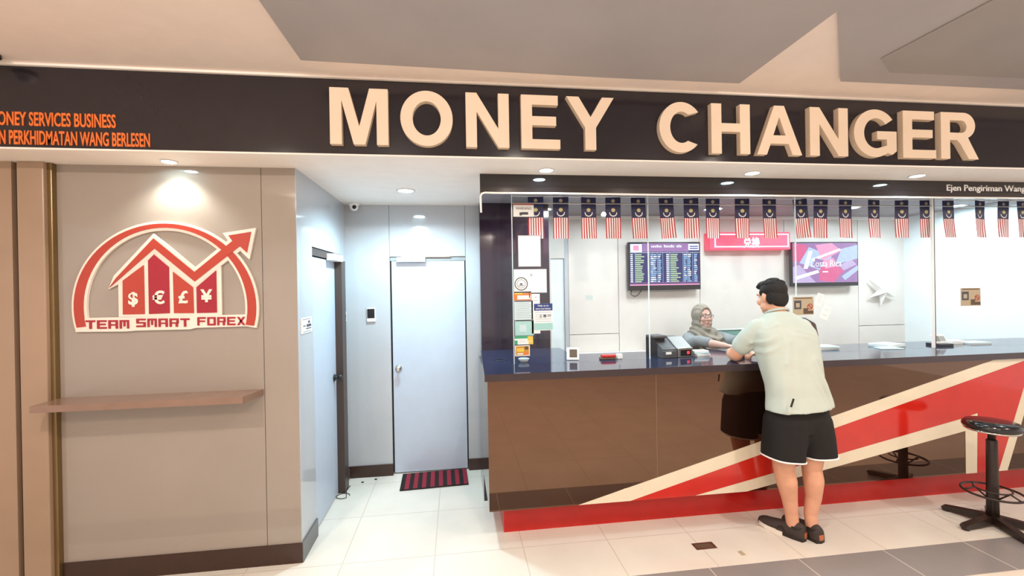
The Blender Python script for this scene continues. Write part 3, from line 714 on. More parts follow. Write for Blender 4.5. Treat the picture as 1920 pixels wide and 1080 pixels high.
qr(0, 0, 1, 1, 0); qr(.18, .80, .84, 1, 5, 2); qr(.01, .79, .175, .985, 2, 3); qr(.84, .83, .995, .985, 2, 3); qr(.05, .83, .13, .95, 6, 4); qr(0, .0, 1, .03, 6, 2)
for k in range(18): qr(.28+k*.026, .90, .298+k*.026, .945 if k % 4 else .96, 2 if k % 7 else 5, 3)
for k in range(2): qr(.86, .86+.05*k, .98, .885+.05*k, 1, 4)
rnd = random.Random(3)
qr(0, .775, 1, .782, 2, 3); qr(0, .06, 1, .065, 6, 3)
for r in range(15):
    zz = .08+.0455*r
    qr(.01, zz, .045, zz+.026, 2, 3); qr(.52, zz, .56, zz+.026, 2, 3)
    qr(.08, zz, .08+rnd.uniform(.07, .13), zz+.026, 4, 3); qr(.58, zz, .58+rnd.uniform(.08, .15), zz+.026, 4, 3)
    for c in (.295, .335, .40, .77, .83, .92): qr(c, zz, c+rnd.uniform(.024, .05), zz+.026, 3 if rnd.random() < .6 else 2, 3)
for c in (.075, .28, .325, .39, .47, .57, .76, .82, .90): qr(c-.002, .07, c+.002, .775, 3, 2)
q.build('display', ['s_navy', 's_blue', 's_white', 's_cyan', 's_green', 's_purple', 's_pink'], t)['label'] = 'lit blue table of rates'
t = tv('wall screen with a pink and blue picture reading Costa Rica', 4.055, 4.965, 1.745, 2.288)
q = MB(); x0, x1, z0, z1 = 4.07, 4.95, 1.79, 2.275
def qp(pts, k, lay): q.prism([(x0+a*(x1-x0), z0+b*(z1-z0)) for a, b in pts], [], XZ(Y0), -.0004*lay, 0, k)
qp([(0, 0), (1, 0), (1, 1), (0, 1)], 1, 1)
for i, (k, pts) in enumerate([(0, [(0, 0), (.35, 0), (.1, .45), (0, .4)]), (3, [(0, .55), (.18, .5), (.22, .95), (0, 1)]), (4, [(.1, .5), (.45, .3), (.6, .65), (.25, .9)]), (2, [(.45, .55), (.75, .8), (.6, 1), (.35, .95)]),
    (4, [(.65, .45), (1, .6), (1, .95), (.75, .85)]), (3, [(.4, .05), (.62, 0), (.78, .3), (.62, .5), (.42, .38)]), (2, [(.5, .35), (.68, .42), (.62, .62), (.45, .55)]), (5, [(.05, .08), (.4, .25), (.38, .32), (.02, .15)]),
    (5, [(.3, .55), (.75, .82), (.72, .86), (.28, .6)]), (4, [(.8, .05), (1, .3), (1, .42), (.75, .15)]), (0, [(.78, .3), (.98, .45), (.9, .58), (.72, .42)]), (5, [(.16, .35), (.22, .35), (.3, .8), (.24, .8)]), (1, [(.3, .4), (.42, .36), (.47, .56), (.34, .62)]), (3, [(.02, .62), (.12, .6), (.14, .75), (.03, .78)])]): qp(pts, k, 2+i)
text_mb('Costa Rica', (x0+x1)/2+.0, 1.985, Y0-.0088, .085, .42, 0, .0, 'CENTER', 6, q)
qp([(.45, .255), (.53, .255), (.53, .285), (.45, .285)], 6, 22)
q.build('display', ['s_lilac', 's_purple', 's_pink', 's_rose', 's_pale', 's_white', 's_white'], t)['label'] = 'lit picture with white words Costa Rica'
# red lit sign
t = thing('lit_sign', 'red lit box sign with two white Chinese characters and pale border', 'sign', (3.49, 5.0, 2.19))
MB().bbox(2.975, 4.015, 4.86, 4.99, 2.195, 2.405, .012).build('box', 'signred', t)
bo = MB(); X0, X1, Z0, Z1 = 3.03, 3.985, 2.225, 2.385
for r_ in (rect(X0, X1, Z0, Z0+.014), rect(X0, X1, Z1-.014, Z1), rect(X0, X0+.014, Z0, Z1), rect(X1-.014, X1, Z0, Z1)): bo.prism(r_, [], XZ(4.86), -.006, 0)
bo.build('border', 'signpink', t)
text_mb('兑换', 3.502, 2.232, 4.853, .094, .21, .004, .012, 'CENTER').build('characters', 'signwhite', t)
# star
st = thing('star_ornament', 'folded white paper star hanging on the inner wall', 'ornament', (5.33, 4.95, 1.46))
c0 = Vector((5.34, 4.88, 1.655)); tips = [(5.16, 1.83), (5.44, 1.735), (5.55, 1.585), (5.335, 1.47), (5.165, 1.585)]
mb = MB(); n = len(tips)
vall = []
for i, (x, z) in enumerate(tips):
    x2, z2 = tips[(i+1) % n]; mx_, mz = (x+x2)/2, (z+z2)/2
    k = .32; vin = (c0.x+(mx_-c0.x)*k, 4.955, c0.z+(mz-c0.z)*k); vall.append(((x, 4.965, z), vin))
for i in range(n):
    a, b = vall[i]; pb_ = vall[i-1][1]
    mb.add([c0, a, b, pb_, (c0.x, 4.99, c0.z)], [(0, 1, 2), (0, 3, 1), (4, 2, 1), (4, 1, 3)])
mb.build('star', 'white', st)
MB().tube([(5.34, 4.98, 1.70), (5.31, 4.99, 2.09)], .002, 5).build('thread', 'white', st)
# low white cabinet at the back
cbn = thing('back_cabinet', 'low white cabinet along the inner wall behind the glass', 'cabinet', (1.85, 4.8, 0))
MB().bbox(1.255, 2.20, 4.62, 4.99, .0, .98, .004).build('body', 'white', cbn)
MB().bbox(1.25, 2.21, 4.60, 4.995, .98, 1.02, .004).build('worktop', 'white', cbn)

# ------------------------------------------------------------------ things on the counter
Zc = 1.1955
fr = thing('display_stand', 'small white tilted card stand with dark picture on the counter', 'stand', (.93, 3.48, Zc))
mx = Matrix.Translation((.935, 3.50, Zc)) @ Matrix.Rotation(-.25, 4, 'Z') @ Matrix.Rotation(-.35, 4, 'X')
MB().bbox(-.05, .05, -.006, .006, .001, .105, .006, 0, mx).build('frame', 'white', fr)
MB().bbox(-.028, .034, -.0085, -.005, .022, .088, .001, 0, mx).build('picture', 'p_brown', fr)
mx2 = Matrix.Translation((.935, 3.50, Zc)) @ Matrix.Rotation(-.25, 4, 'Z')
MB().prism([(0.01, .0), (.085, .0), (.035, .085)], [], lambda u, v, d: mx2 @ Vector((d, u, v)), -.03, .03).build('prop', 'midgrey', fr)
sp = thing('stapler', 'red flat gadget lying on the counter behind the glass', 'gadget', (1.22, 3.48, Zc))
MB().bbox(1.155, 1.285, 3.455, 3.51, Zc, Zc+.016, .006).build('base', 'p_brown', sp)
MB().bbox(1.165, 1.288, 3.458, 3.507, Zc+.016, Zc+.038, .009).build('body', 'red', sp)
tag(MB().bbox(1.30, 1.345, 3.47, 3.51, Zc, Zc+.04, .005).build('small_box', 'white', loc=(1.32, 3.49, Zc)), 'tiny white box beside the red gadget', 'box')
# note counting machine
cm = thing('note_counter', 'black banknote counting machine with a red digit display', 'counting machine', (1.78, 3.58, Zc))
mx = Matrix.Translation((1.785, 3.56, Zc)) @ Matrix.Rotation(.12, 4, 'Z')
MB().prism([(-.12, 0), (.13, 0), (.13, .150), (.02, .150), (-.12, .068)], [], lambda u, v, d: mx @ Vector((d, u, v)), -.135, .135).build('body', 'black', cm)
MB().prism([(-.127, .071), (.015, .154), (.02, .158), (.02, .150), (-.12, .066)], [], lambda u, v, d: mx @ Vector((d, u, v)), .0, .14).build('top_cover', 'midgrey', cm)['label'] = 'sloping grey top cover'
MB().bbox(.0, .14, -.135, -.118, .0, .078, .004, 0, mx).build('display_frame', 'steel', cm)
dp = MB().bbox(.022, .122, -.1375, -.13, .012, .062, .002, 0, mx).build('display', 'black_gloss', cm)
MB().bbox(.082, .108, -.139, -.136, .026, .050, .001, 0, mx).build('digits', 's_red', dp)
MB().bbox(-.145, -.02, -.02, .12, .150, .172, .008, 0, mx).build('hopper', 'darkgrey', cm)
MB().prism([(-.128, .0), (-.05, .0), (-.05, .098), (-.128, .055)], [], lambda u, v, d: mx @ Vector((d, u-.001, v+.002)), -.137, -.005).build('note_slot', 'darkgrey', cm)
MB().bbox(-.11, -.06, -.134, -.128, .03, .05, .001, 0, mx).build('panel_label', 'white', cm)
def stack(name, label, cat, x, y, w, d, hs, mats_, rot=0, part='sheet'):
    t = thing(name, label, cat, (x, y, Zc)); z = Zc
    for i, (h, m) in enumerate(zip(hs, mats_)):
        mx = Matrix.Translation((x+random.uniform(-.006, .006), y+random.uniform(-.006, .006), z)) @ Matrix.Rotation(rot+random.uniform(-.12, .12), 4, 'Z')
        MB().bbox(-w/2, w/2, -d/2, d/2, 0, h-.0004, .0015, 0, mx).build(part, m, t); z += h
    return t
stack('card_stack', 'small stack of pale cards in front of the seated woman', 'cards', 2.03, 3.50, .13, .085, [.018, .014, .012], ['white', 'p_blue', 'white'], .1, 'card_bundle')
stack('paper_pad', 'white pad with raised edge lying right of the man', 'pad', 3.28, 3.62, .22, .15, [.012, .014], ['paper', 'p_blue'], .05)
stack('leaflet_pile', 'untidy pile of leaflets on the counter below the white star', 'papers', 3.93, 3.60, .24, .17, [.006, .006, .008, .006], ['p_blue', 'paper', 'paper', 'p_blue'], .2)
stack('leaflet', 'single bluish leaflet in front of the untidy pile', 'papers', 3.80, 3.47, .19, .10, [.008], ['p_blue'], -.15)
stack('form_pad', 'pale flat forms at the right past the white glass channel', 'papers', 4.82, 3.58, .22, .13, [.008, .008], ['white', 'p_blue'], 0)
stack('white_case', 'low white case just right of the white glass channel', 'case', 4.66, 3.62, .14, .10, [.03], ['white'], 0, 'body')
ds = thing('desk_calculator', 'grey desk calculator with tilted screen near the white glass channel', 'calculator', (4.40, 3.52, Zc))
MB().bbox(4.335, 4.475, 3.47, 3.60, Zc, Zc+.022, .004).build('base', 'black', ds)
mx = Matrix.Translation((4.405, 3.52, Zc+.02)) @ Matrix.Rotation(-.5, 4, 'X')
MB().bbox(-.07, .065, -.008, .008, 0, .085, .004, 0, mx).build('screen_frame', 'white', ds)
MB().bbox(-.055, .0, -.0105, -.006, .018, .07, .001, 0, mx).build('screen', 'midgrey', ds)
MB().bbox(.008, .055, -.0105, -.006, .02, .068, .001, 0, mx).build('keypad', 'p_grey', ds)
tag(MB().lathe([(.0, 0), (.028, 0), (.045, .03), (.043, .031), (.026, .004), (0, .004)], (.53, 3.50, Zc), 24).build('small_dish', 'p_grey', loc=(.53, 3.50, Zc)), 'small pale dish behind the lowest card at the glass corner', 'dish')
lp = [(.35+.05*math.cos(a), 3.62+.05*math.sin(a), Zc+.003) for a in [i*.35 for i in range(16)]]
tag(MB().tube(lp, .0025, 6).build('counter_cable', 'black', loc=(.35, 3.62, Zc)), 'thin dark cable loop on the left end of the blue counter', 'cable')
# teal divider behind the woman, chairs
td = thing('desk_divider', 'low teal divider with a pale top edge right of the woman', 'divider', (3.05, 4.6, 0))
MB().box(2.86, 3.75, 4.72, 4.735, .55, 1.262).build('panel', 'teal', td)
MB().bbox(2.855, 3.755, 4.712, 4.742, 1.262, 1.276, .003).build('top_edge', 'edge', td)
for x in (2.90, 3.71): MB().box(x-.02, x+.02, 4.71, 4.745, 0, .56).build('leg', 'steel', td)
def swivel(label, x, y, rz, zt, mats_):
    t = thing('office_chair', label, 'chair', (x, y, 0))
    mx = Matrix.Translation((x, y, 0)) @ Matrix.Rotation(rz, 4, 'Z')
    MB().bbox(-.24, .24, -.23, .23, .60, .68, .03, 0, mx, 3).build('seat', mats_[0], t)
    b = MB(); pr = [(-.22, .78), (-.235, zt-.16), (-.20, zt-.05), (-.10, zt), (.10, zt), (.20, zt-.05), (.235, zt-.16), (.22, .78)]
    b.prism(pr, [], lambda u, v, d: mx @ Vector((u, .22+d+.06*(v-.8)+.25*u*u*-.6, v)), 0, .06); b.build('backrest', mats_[0], t)
    rim = MB(); rim.tube([mx @ Vector((u, .25+.06*(v-.8)-.15*u*u, v)) for u, v in pr], .016, 8); rim.build('back_rim', mats_[1], t)
    MB().bbox(-.03, .03, .20, .26, .55, .85, .008, 0, mx).build('back_bar', 'black', t)
    MB().lathe([(.03, .08), (.03, .40), (.02, .40), (.02, .60)], (x, y, 0), 16).build('column', 'black', t)
    for k in range(5):
        a = rz+2*PI*k/5; l = MB(); l.tube([(x, y, .10), (x+.15*math.cos(a), y+.15*math.sin(a), .09), (x+.29*math.cos(a), y+.29*math.sin(a), .055)], [.022, .02, .015], 8)
        l.ell((x+.29*math.cos(a), y+.29*math.sin(a), .028), (.027, .027, .028)); l.build('leg', 'black', t)
swivel('brown office chair with black rim half hidden behind the man', 3.25, 4.18, PI, 1.44, ('leather', 'black'))
swivel('dark swivel chair under the seated woman', 2.59, 4.36, 0, 1.12, ('black', 'black'))

# ------------------------------------------------------------------ stool, floor bits
sx, sy = 3.86, 2.755
so = thing('bar_stool', 'round black vinyl bar stool on a dark star base', 'stool', (sx, sy, 0))
MB().lathe([(0, .706), (.138, .706), (.152, .711), (.159, .725), (.156, .745), (.142, .760), (.09, .768), (0, .770)], (sx, sy, 0), 44).build('seat', 'seatblack', so)
MB().lathe([(.11, .694), (.149, .698), (.152, .709), (.11, .709)], (sx, sy, 0), 40).build('seat_rim', 'chrome', so)['label'] = 'thin bright rim under the seat'
MB().lathe([(.022, .60), (.022, .675), (.04, .69), (.11, .70), (0, .702)], (sx, sy, 0), 24).build('spindle', 'stoolmetal', so)
MB().lathe([(.036, .04), (.034, .30), (.032, .50), (.032, .625), (.026, .63), (0, .63)], (sx, sy, 0), 24).build('column', 'stoolmetal', so)
fr_ = MB(); fr_.tube([(sx+.165*math.cos(a), sy+.165*math.sin(a), .245) for a in [2*PI*i/36 for i in range(36)]], .008, 8, 0, True)
fr_.tube([(sx+.10*math.cos(a), sy+.10*math.sin(a), .27) for a in [2*PI*i/28 for i in range(28)]], .006, 8, 0, True)
fr_.build('foot_ring', 'stoolmetal', so)
for k in range(3):
    a = .6+2*PI*k/3; s_ = MB(); s_.tube([(sx+.165*math.cos(a), sy+.165*math.sin(a), .245), (sx+.10*math.cos(a), sy+.10*math.sin(a), .27), (sx+.03*math.cos(a), sy+.03*math.sin(a), .20)], .006, 6); s_.build('ring_strut', 'stoolmetal', so)
for k in range(5):
    a = R(112+72*k); l = MB(); mx = Matrix.Translation((sx, sy, 0)) @ Matrix.Rotation(a, 4, 'Z')
    l.prism([(.0, .022), (.0, .078), (.06, .074), (.265, .040), (.28, .026), (.27, .012), (.22, .010)], [], lambda u, v, d: mx @ Vector((u, d, v)), -.022, .022)
    l.lathe([(0, 0), (.022, 0), (.022, .02), (0, .02)], mx @ Vector((.255, 0, 0)), 14)
    l.build('leg', 'stoolmetal', so)
dr = thing('floor_drain', 'small square metal drain cover in the white floor', 'drain', (1.662, 2.83, 0))
MB().prism(rect(1.585, 1.735, 2.80, 2.875), [rect(1.598, 1.722, 2.812, 2.863)], XY, .0, .003).build('frame', 'steel', dr)
MB().box(1.598, 1.722, 2.812, 2.863, .0, .0015).build('cover', 'p_brown', dr)
tag(MB().prism([(1.845, 2.70), (1.875, 2.703), (1.872, 2.75), (1.842, 2.745)], [], XY, .0003, .002).build('paper_scrap', 'p_tan', loc=(1.858, 2.727, 0)), 'tiny pale paper scrap on the floor near the grey tiles', 'litter')

# ------------------------------------------------------------------ people
def xf(mx, p): return tuple(mx @ Vector(p))
def head_shapes(mb, mx, k=1.0):
    """skull, face and ears in head space: +Y is where the face looks"""
    rot = mx.to_euler()
    def e(c, r, rt=(0, 0, 0)):
        q = (mx.to_3x3().normalized() @ Euler(rt).to_matrix()).to_euler()
        mb.ell(xf(mx, [v*k for v in c]), [v*k for v in r], q)
    e((0, -.018, .030), (.077, .097, .090)); e((0, .022, -.035), (.063, .070, .086)); e((0, .060, -.098), (.032, .027, .024))
    e((0, .100, -.018), (.010, .016, .030), (-.35, 0, 0)); e((0, .108, -.034), (.013, .015, .011))
    for s in (-1, 1):
        e((s*.012, .098, -.037), (.009, .011, .008)); e((s*.038, .066, -.030), (.027, .024, .027)); e((s*.050, .012, -.070), (.022, .045, .030))
        e((s*.030, .078, .022), (.026, .014, .009)); e((s*.078, -.008, -.008), (.010, .022, .032), (0, 0, s*.3))
    e((0, .086, -.068), (.026, .012, .013)); e((0, .080, -.082), (.024, .012, .008))
def hand(mb, wrist, fwd, up, side, k=1.0, curl=.6):
    """palm and five fingers; fwd along the fingers, up = back of the hand, side = thumb direction"""
    f, u = Vector(fwd).normalized(), Vector(up).normalized(); s = Vector(side); s = (s - s.dot(f)*f).normalized(); u = (u-u.dot(f)*f-u.dot(s)*s).normalized()
    w = Vector(wrist); P = lambda a, b, c: w + (a*f + b*s + c*u)*k
    mb.limb([P(0, 0, 0), P(.03, .012, 0), P(.085, .024, .002)], [.024*k, .021*k, .012*k], 10)
    mb.limb([P(.0, 0, 0), P(.03, -.010, 0), P(.080, -.024, 0)], [.023*k, .020*k, .011*k], 10)
    mb.limb([P(.02, 0, 0), P(.088, 0, .003)], [.022*k, .013*k], 10)
    for i, (b, L, c0) in enumerate(((.028, .070, 0), (.009, .078, .1), (-.010, .072, .2), (-.028, .056, .3))):
        a0 = P(.086, b, .001); c = curl+c0*.5; p = a0; ang = -.25; pts = [a0]
        for seg in (.45, .32, .23):
            ang -= c*.75; p = p + (math.cos(ang)*f + math.sin(ang)*u)*L*seg*k; pts.append(p.copy())
        mb.limb(pts, [.0092*k, .0088*k, .0080*k, .0066*k], 8)
    mb.limb([P(.018, .022, -.004), P(.045, .045, -.012), P(.072, .050, -.022), P(.092, .044, -.030)], [.013*k, .011*k, .0095*k, .008*k], 8)
def face_parts(parent, mx, k=1.0, brow='hair'):
    for s in (-1, 1):
        ey = MB(); ey.ell(xf(mx, (s*.031*k, .080*k, .002*k)), (.0125*k, .0115*k, .0085*k), mx.to_euler()); o = ey.build('eye', 'eyewhite', parent)
        MB().ell(xf(mx, (s*.031*k, .0898*k, .001*k)), (.0055*k, .003*k, .0055*k), mx.to_euler()).build('iris', 'iris', o)
        b = MB(); b.tube([xf(mx, (s*q*k, (.093-(q-.015)*.42)*k, (.024+.006*math.sin((q-.012)*60))*k)) for q in (.012, .022, .034, .046, .054)], [.0015, .0035, .0038, .003, .0012], 6); b.build('eyebrow', brow, parent)
    l = MB(); l.tube([xf(mx, (x*k, (.098-abs(x)*.42)*k, (-.067+.003*math.cos(x*120))*k)) for x in (-.024, -.014, -.005, 0, .005, .014, .024)], [.001, .004, .0052, .0045, .0052, .004, .001], 8)
    l.tube([xf(mx, (x*k, (.096-abs(x)*.42)*k, (-.0745-.001*math.cos(x*90))*k)) for x in (-.02, -.01, 0, .01, .02)], [.001, .0045, .0055, .0045, .001], 8); l.build('lips', 'lip', parent)

# ---- man leaning on the counter, seen from behind
man = thing('person', 'person in pale sage T-shirt and black shorts leaning on the counter', 'person', (2.40, 2.84, 0))
hm = Matrix.Translation((2.372, 3.075, 1.690)) @ Euler((-.12, 0, .12)).to_matrix().to_4x4()
b = MB()
head_shapes(b, hm, 1.03)
b.limb([(2.378, 3.0, 1.52), (2.376, 3.03, 1.60), xf(hm, (0, -.03, -.05))], [.075, .060, .058])
b.rings([(2.35, 2.82, .86, .15, .10), (2.355, 2.83, .95, .165, .11), (2.366, 2.87, 1.10, .155, .10), (2.378, 2.94, 1.28, .18, .11), (2.385, 2.99, 1.42, .20, .11), (2.386, 3.01, 1.50, .15, .09), (2.38, 3.02, 1.55, .08, .07)])
# arms: shoulder, elbow on the worktop, wrist
b.limb([(2.20, 3.01, 1.455), (2.145, 3.08, 1.36), (2.118, 3.145, 1.252)], [.062, .057, .052]); b.limb([(2.118, 3.145, 1.252), (2.16, 3.25, 1.246), (2.235, 3.345, 1.236)], [.052, .044, .029])
b.limb([(2.575, 3.01, 1.445), (2.63, 3.07, 1.35), (2.652, 3.145, 1.245)], [.062, .055, .046]); b.limb([(2.652, 3.145, 1.245), (2.54, 3.20, 1.247), (2.405, 3.236, 1.240)], [.046, .042, .030])
hand(b, (2.238, 3.348, 1.238), (.9, .12, -.05), (0, 0, 1), (0, -1, 0), .95, .35)
hand(b, (2.400, 3.238, 1.240), (-1, .10, -.05), (0, -.3, 1), (.0, 1, .1), 1.0, .75)
# legs
b.limb([(2.285, 2.83, .90), (2.262, 2.835, .62), (2.270, 2.845, .48), (2.290, 2.845, .40), (2.322, 2.86, .27), (2.338, 2.862, .16), (2.340, 2.855, .085)], [.095, .082, .066, .068, .052, .043, .042])
b.limb([(2.425, 2.83, .90), (2.478, 2.825, .62), (2.474, 2.83, .48), (2.480, 2.822, .40), (2.484, 2.83, .28), (2.462, 2.832, .16), (2.456, 2.815, .085)], [.095, .080, .063, .065, .052, .043, .042])
b.build('body', 'skin_man', man, remesh=.006, smooth_it=5)
face_parts(man, hm, 1.03)
h = MB()
def he(c, r, rt=(0, 0, 0)): h.ell(xf(hm, c), r, (hm.to_3x3() @ Euler(rt).to_matrix()).to_euler())
he((0, -.028, .050), (.0845, .101, .083)); he((0, -.072, -.010), (.071, .050, .078)); he((0, .035, .098), (.062, .062, .034)); he((.0, .080, .088), (.050, .026, .024))
for s in (-1, 1): he((s*.066, -.052, -.005), (.014, .036, .055)); he((s*.072, .020, .035), (.009, .016, .024))
for i in range(60):
    a = random.uniform(0, 2*PI); t = random.uniform(.05, 1.0)
    he((.078*math.sin(t)*math.cos(a), -.026+.094*math.sin(t)*math.sin(a), .052+.082*math.cos(t)), (.014, .018, .010), (random.uniform(-.4, .4), 0, a))
h.build('hair', 'hair', man, remesh=.005, smooth_it=2)
sh = MB()
def fold(q, t): return .012*math.sin(3*q+5*t)*(1-t) + .008*math.sin(7*q-9*t)*(1-t*.7)
sh.rings([(2.357, 2.800, .918, .222, .140, -.03, .06), (2.362, 2.815, .96, .216, .138, -.03, .05), (2.368, 2.83, 1.01, .209, .134, -.05, .04), (2.369, 2.845, 1.08, .206, .132, -.08, .03), (2.372, 2.875, 1.15, .209, .134, -.12, .02), (2.376, 2.90, 1.22, .216, .138, -.18, .02), (2.382, 2.93, 1.29, .224, .140, -.2, .02),
    (2.386, 2.955, 1.365, .232, .138, -.2, .01), (2.388, 2.98, 1.43, .232, .130, -.2, 0), (2.386, 3.0, 1.49, .200, .115, -.2, 0), (2.382, 3.015, 1.535, .140, .096, -.2, 0), (2.378, 3.025, 1.575, .083, .078, -.2, 0)], 72, 0, fold)
sh.limb([(2.215, 3.01, 1.462), (2.165, 3.055, 1.385), (2.142, 3.10, 1.325)], [.074, .074, .072], 22)
sh.limb([(2.56, 3.01, 1.455), (2.61, 3.05, 1.38), (2.635, 3.10, 1.31)], [.074, .072, .068], 22)
ts = sh.build('t_shirt', 'shirt', man, remesh=.008, smooth_it=6)
def creases(o, segs, back=True):
    org = Vector(o['_o']); me = o.data; me.update(); nn = [v.normal.copy() for v in me.vertices]
    for v, n in zip(me.vertices, nn):
        if back and n.y > .35: continue
        p = Vector((v.co.x+org.x, v.co.z+org.z)); d = 0
        for (x0, z0), (x1, z1), A, sg in segs:
            a_, b_ = Vector((x0, z0)), Vector((x1, z1)); t = max(0, min(1, (p-a_).dot(b_-a_)/(b_-a_).length_squared)); q = (p-a_.lerp(b_, t)).length
            d += A*math.exp(-(q/sg)**2)*(.4+.6*t)
        v.co += n*d
    me.update()
creases(ts, [((2.46, 1.26), (2.57, .93), .014, .020), ((2.50, 1.24), (2.60, 1.02), -.010, .016), ((2.40, 1.20), (2.50, .95), .010, .020), ((2.44, 1.22), (2.53, .95), -.008, .014), ((2.23, 1.22), (2.19, .94), .010, .022), ((2.27, 1.15), (2.25, .94), -.007, .016),
    ((2.24, 1.42), (2.14, 1.36), .008, .010), ((2.26, 1.40), (2.14, 1.325), -.007, .009), ((2.27, 1.37), (2.16, 1.30), .008, .011), ((2.20, 1.47), (2.28, 1.50), .007, .011), ((2.33, 1.43), (2.46, 1.41), .007, .014), ((2.40, 1.46), (2.54, 1.42), .006, .012), ((2.30, 1.38), (2.25, 1.24), .009, .018), ((2.32, 1.36), (2.29, 1.2), -.007, .014)])
co_ = MB(); co_.tube([(2.378+.077*math.cos(t), 3.028+.073*math.sin(t), 1.580-.015*math.sin(t)-.012*math.sin(t)) for t in [2*PI*i/28 for i in range(28)]], .009, 8, 0, True); co_.build('collar', 'shirt', man)
tb = MB(); mxt = Matrix.Translation((2.198, 2.668, 1.0)) @ Euler((.1, .25, -.3)).to_matrix().to_4x4(); tb.bbox(-.006, .006, -.003, .003, -.03, .03, .001, 0, mxt); tb.build('hem_tag', 'black', man)['label'] = 'small black tag near the shirt hem'
sr = MB()
sr.rings([(2.258, 2.838, .565, .132, .125, 0, -.12), (2.262, 2.838, .62, .132, .125, 0, -.1), (2.275, 2.836, .72, .135, .13, 0, -.05), (2.29, 2.834, .84, .140, .135), (2.32, 2.83, .97, .12, .108)], 40, 0, lambda q, t: .02*math.sin(5*q+3*t)*(1-t))
sr.rings([(2.512, 2.832, .575, .120, .120, 0, .02), (2.505, 2.832, .63, .124, .122, 0, .02), (2.485, 2.832, .72, .132, .128), (2.45, 2.832, .84, .140, .134), (2.41, 2.83, .97, .12, .108)], 40, 0, lambda q, t: .02*math.sin(5*q+1+3*t)*(1-t))
sr.rings([(2.375, 2.832, .76, .225, .12), (2.372, 2.83, .86, .218, .128), (2.366, 2.828, .985, .185, .11)], 48)
so_ = sr.build('shorts', 'shorts', man, remesh=.008, smooth_it=4)
for (cx, cy, cz, a, b_, ty, ph) in ((2.2585, 2.838, .573, .1315, .1245, -.12, 0), (2.5115, 2.832, .583, .1205, .1205, .02, 1)):
    m_ = MB(); pts = []
    for i in range(48):
        q = 2*PI*i/48; c, s = math.cos(q), math.sin(q); c = math.copysign(abs(c)**(2/2.4), c); s = math.copysign(abs(s)**(2/2.4), s); k = 1+.02*math.sin(5*q+ph)+.012
        pts.append((cx+a*c*k, cy+b_*s*k, cz+ty*a*c*k))
    m_.tube(pts, .0055, 8, 0, True); m_.build('hem_stripe', 'flagwhite', so_)['label'] = 'white stripe along the leg hem'
def shoe(heel, toe, label, white):
    hx, tx_ = Vector(heel), Vector(toe); d = (tx_-hx); Ln = d.length; mx = Matrix.Translation(hx) @ Matrix.Rotation(math.atan2(-d.x, d.y), 4, 'Z')
    P = lambda x, y, z: mx @ Vector((x, y*Ln, z))
    prof = [(.0, .024, .07), (.02, .036, .098), (.10, .043, .108), (.25, .045, .104), (.38, .045, .092), (.52, .049, .082), (.70, .051, .070), (.85, .048, .064), (.93, .041, .056), (.98, .028, .046), (1.0, .012, .034)]
    u = MB(); n = 24; vs = []; fs_ = []
    for y, w, hgt in prof:
        for j in range(n):
            q = 2*PI*j/n; sn = math.sin(q)
            z = .026 + (hgt-.020)*max(0, sn)**.7 if sn > 0 else .024 + .012*max(0, y-.75)/.25
            vs.append(P(w*math.copysign(abs(math.cos(q))**.8, math.cos(q))*(1-.18*max(0, sn)), y, z))
    for i in range(len(prof)-1):
        for j in range(n): fs_.append((i*n+j, i*n+(j+1) % n, (i+1)*n+(j+1) % n, (i+1)*n+j))
    u.add(vs, fs_, 0, True); u.add(vs, [tuple(range(n))[::-1], tuple(len(vs)-n+j for j in range(n))])
    so2 = u.build('shoe', 'shoe', man); so2['label'] = label
    c = MB(); c.tube([P(.037*math.cos(t), .17+.13*math.sin(t), .099-.020*abs(math.cos(t))) for t in [2*PI*i/20 for i in range(20)]], .008, 8, 0, True); c.build('collar', 'soledark', so2)
    outl = [(.0, -.01), (.033, .02), (.042, .2), (.042, .42), (.051, .65), (.050, .80), (.036, .94), (.0, 1.0), (-.036, .94), (-.050, .80), (-.048, .65), (-.042, .42), (-.042, .2), (-.033, .02)]
    # sole: dark heel half and white front half
    f_ = lambda u_, v, d_: P(u_*1.08, v, d_ + .012*max(0, v-.75)/.25)
    so3 = MB(); so3.prism([p for p in outl if p[1] <= .42], [], f_, 0, .030); so3.build('sole', 'soledark', so2)
    so4 = MB(); so4.prism([p for p in outl if p[1] >= .42], [], f_, 0, .029); so4.build('sole', 'sole' if white else 'soledark', so2)['label'] = 'pale front of the sole' if white else 'dark front of the sole'
    MB().prism([(-.016, .022), (.016, .022), (.02, .058), (-.02, .058)], [], lambda u_, v, d_: P(u_, -.012+d_+.15*(v-.022), v), 0, .03).build('heel_patch', 'heelpatch', so2)
    MB().prism([(.20, .03), (.27, .03), (.30, .055), (.36, .03), (.42, .032), (.34, .062), (.28, .066)], [], lambda u_, v, d_: P(-.043+d_-.002, u_+.15, v), -.002, .012).build('side_mark', 'soledark', so2)
    for i in range(5):
        MB().tube([P(-.022, .42+i*.06, .074-i*.004), P(0, .43+i*.06, .080-i*.005), P(.022, .42+i*.06, .074-i*.004)], .003, 6).build('lace', 'soledark', so2)
shoe((2.378, 2.782, 0), (2.226, 3.055, 0), 'left charcoal sports shoe turned outward', True)
shoe((2.462, 2.742, 0), (2.425, 3.045, 0), 'right charcoal sports shoe with tan heel', False)

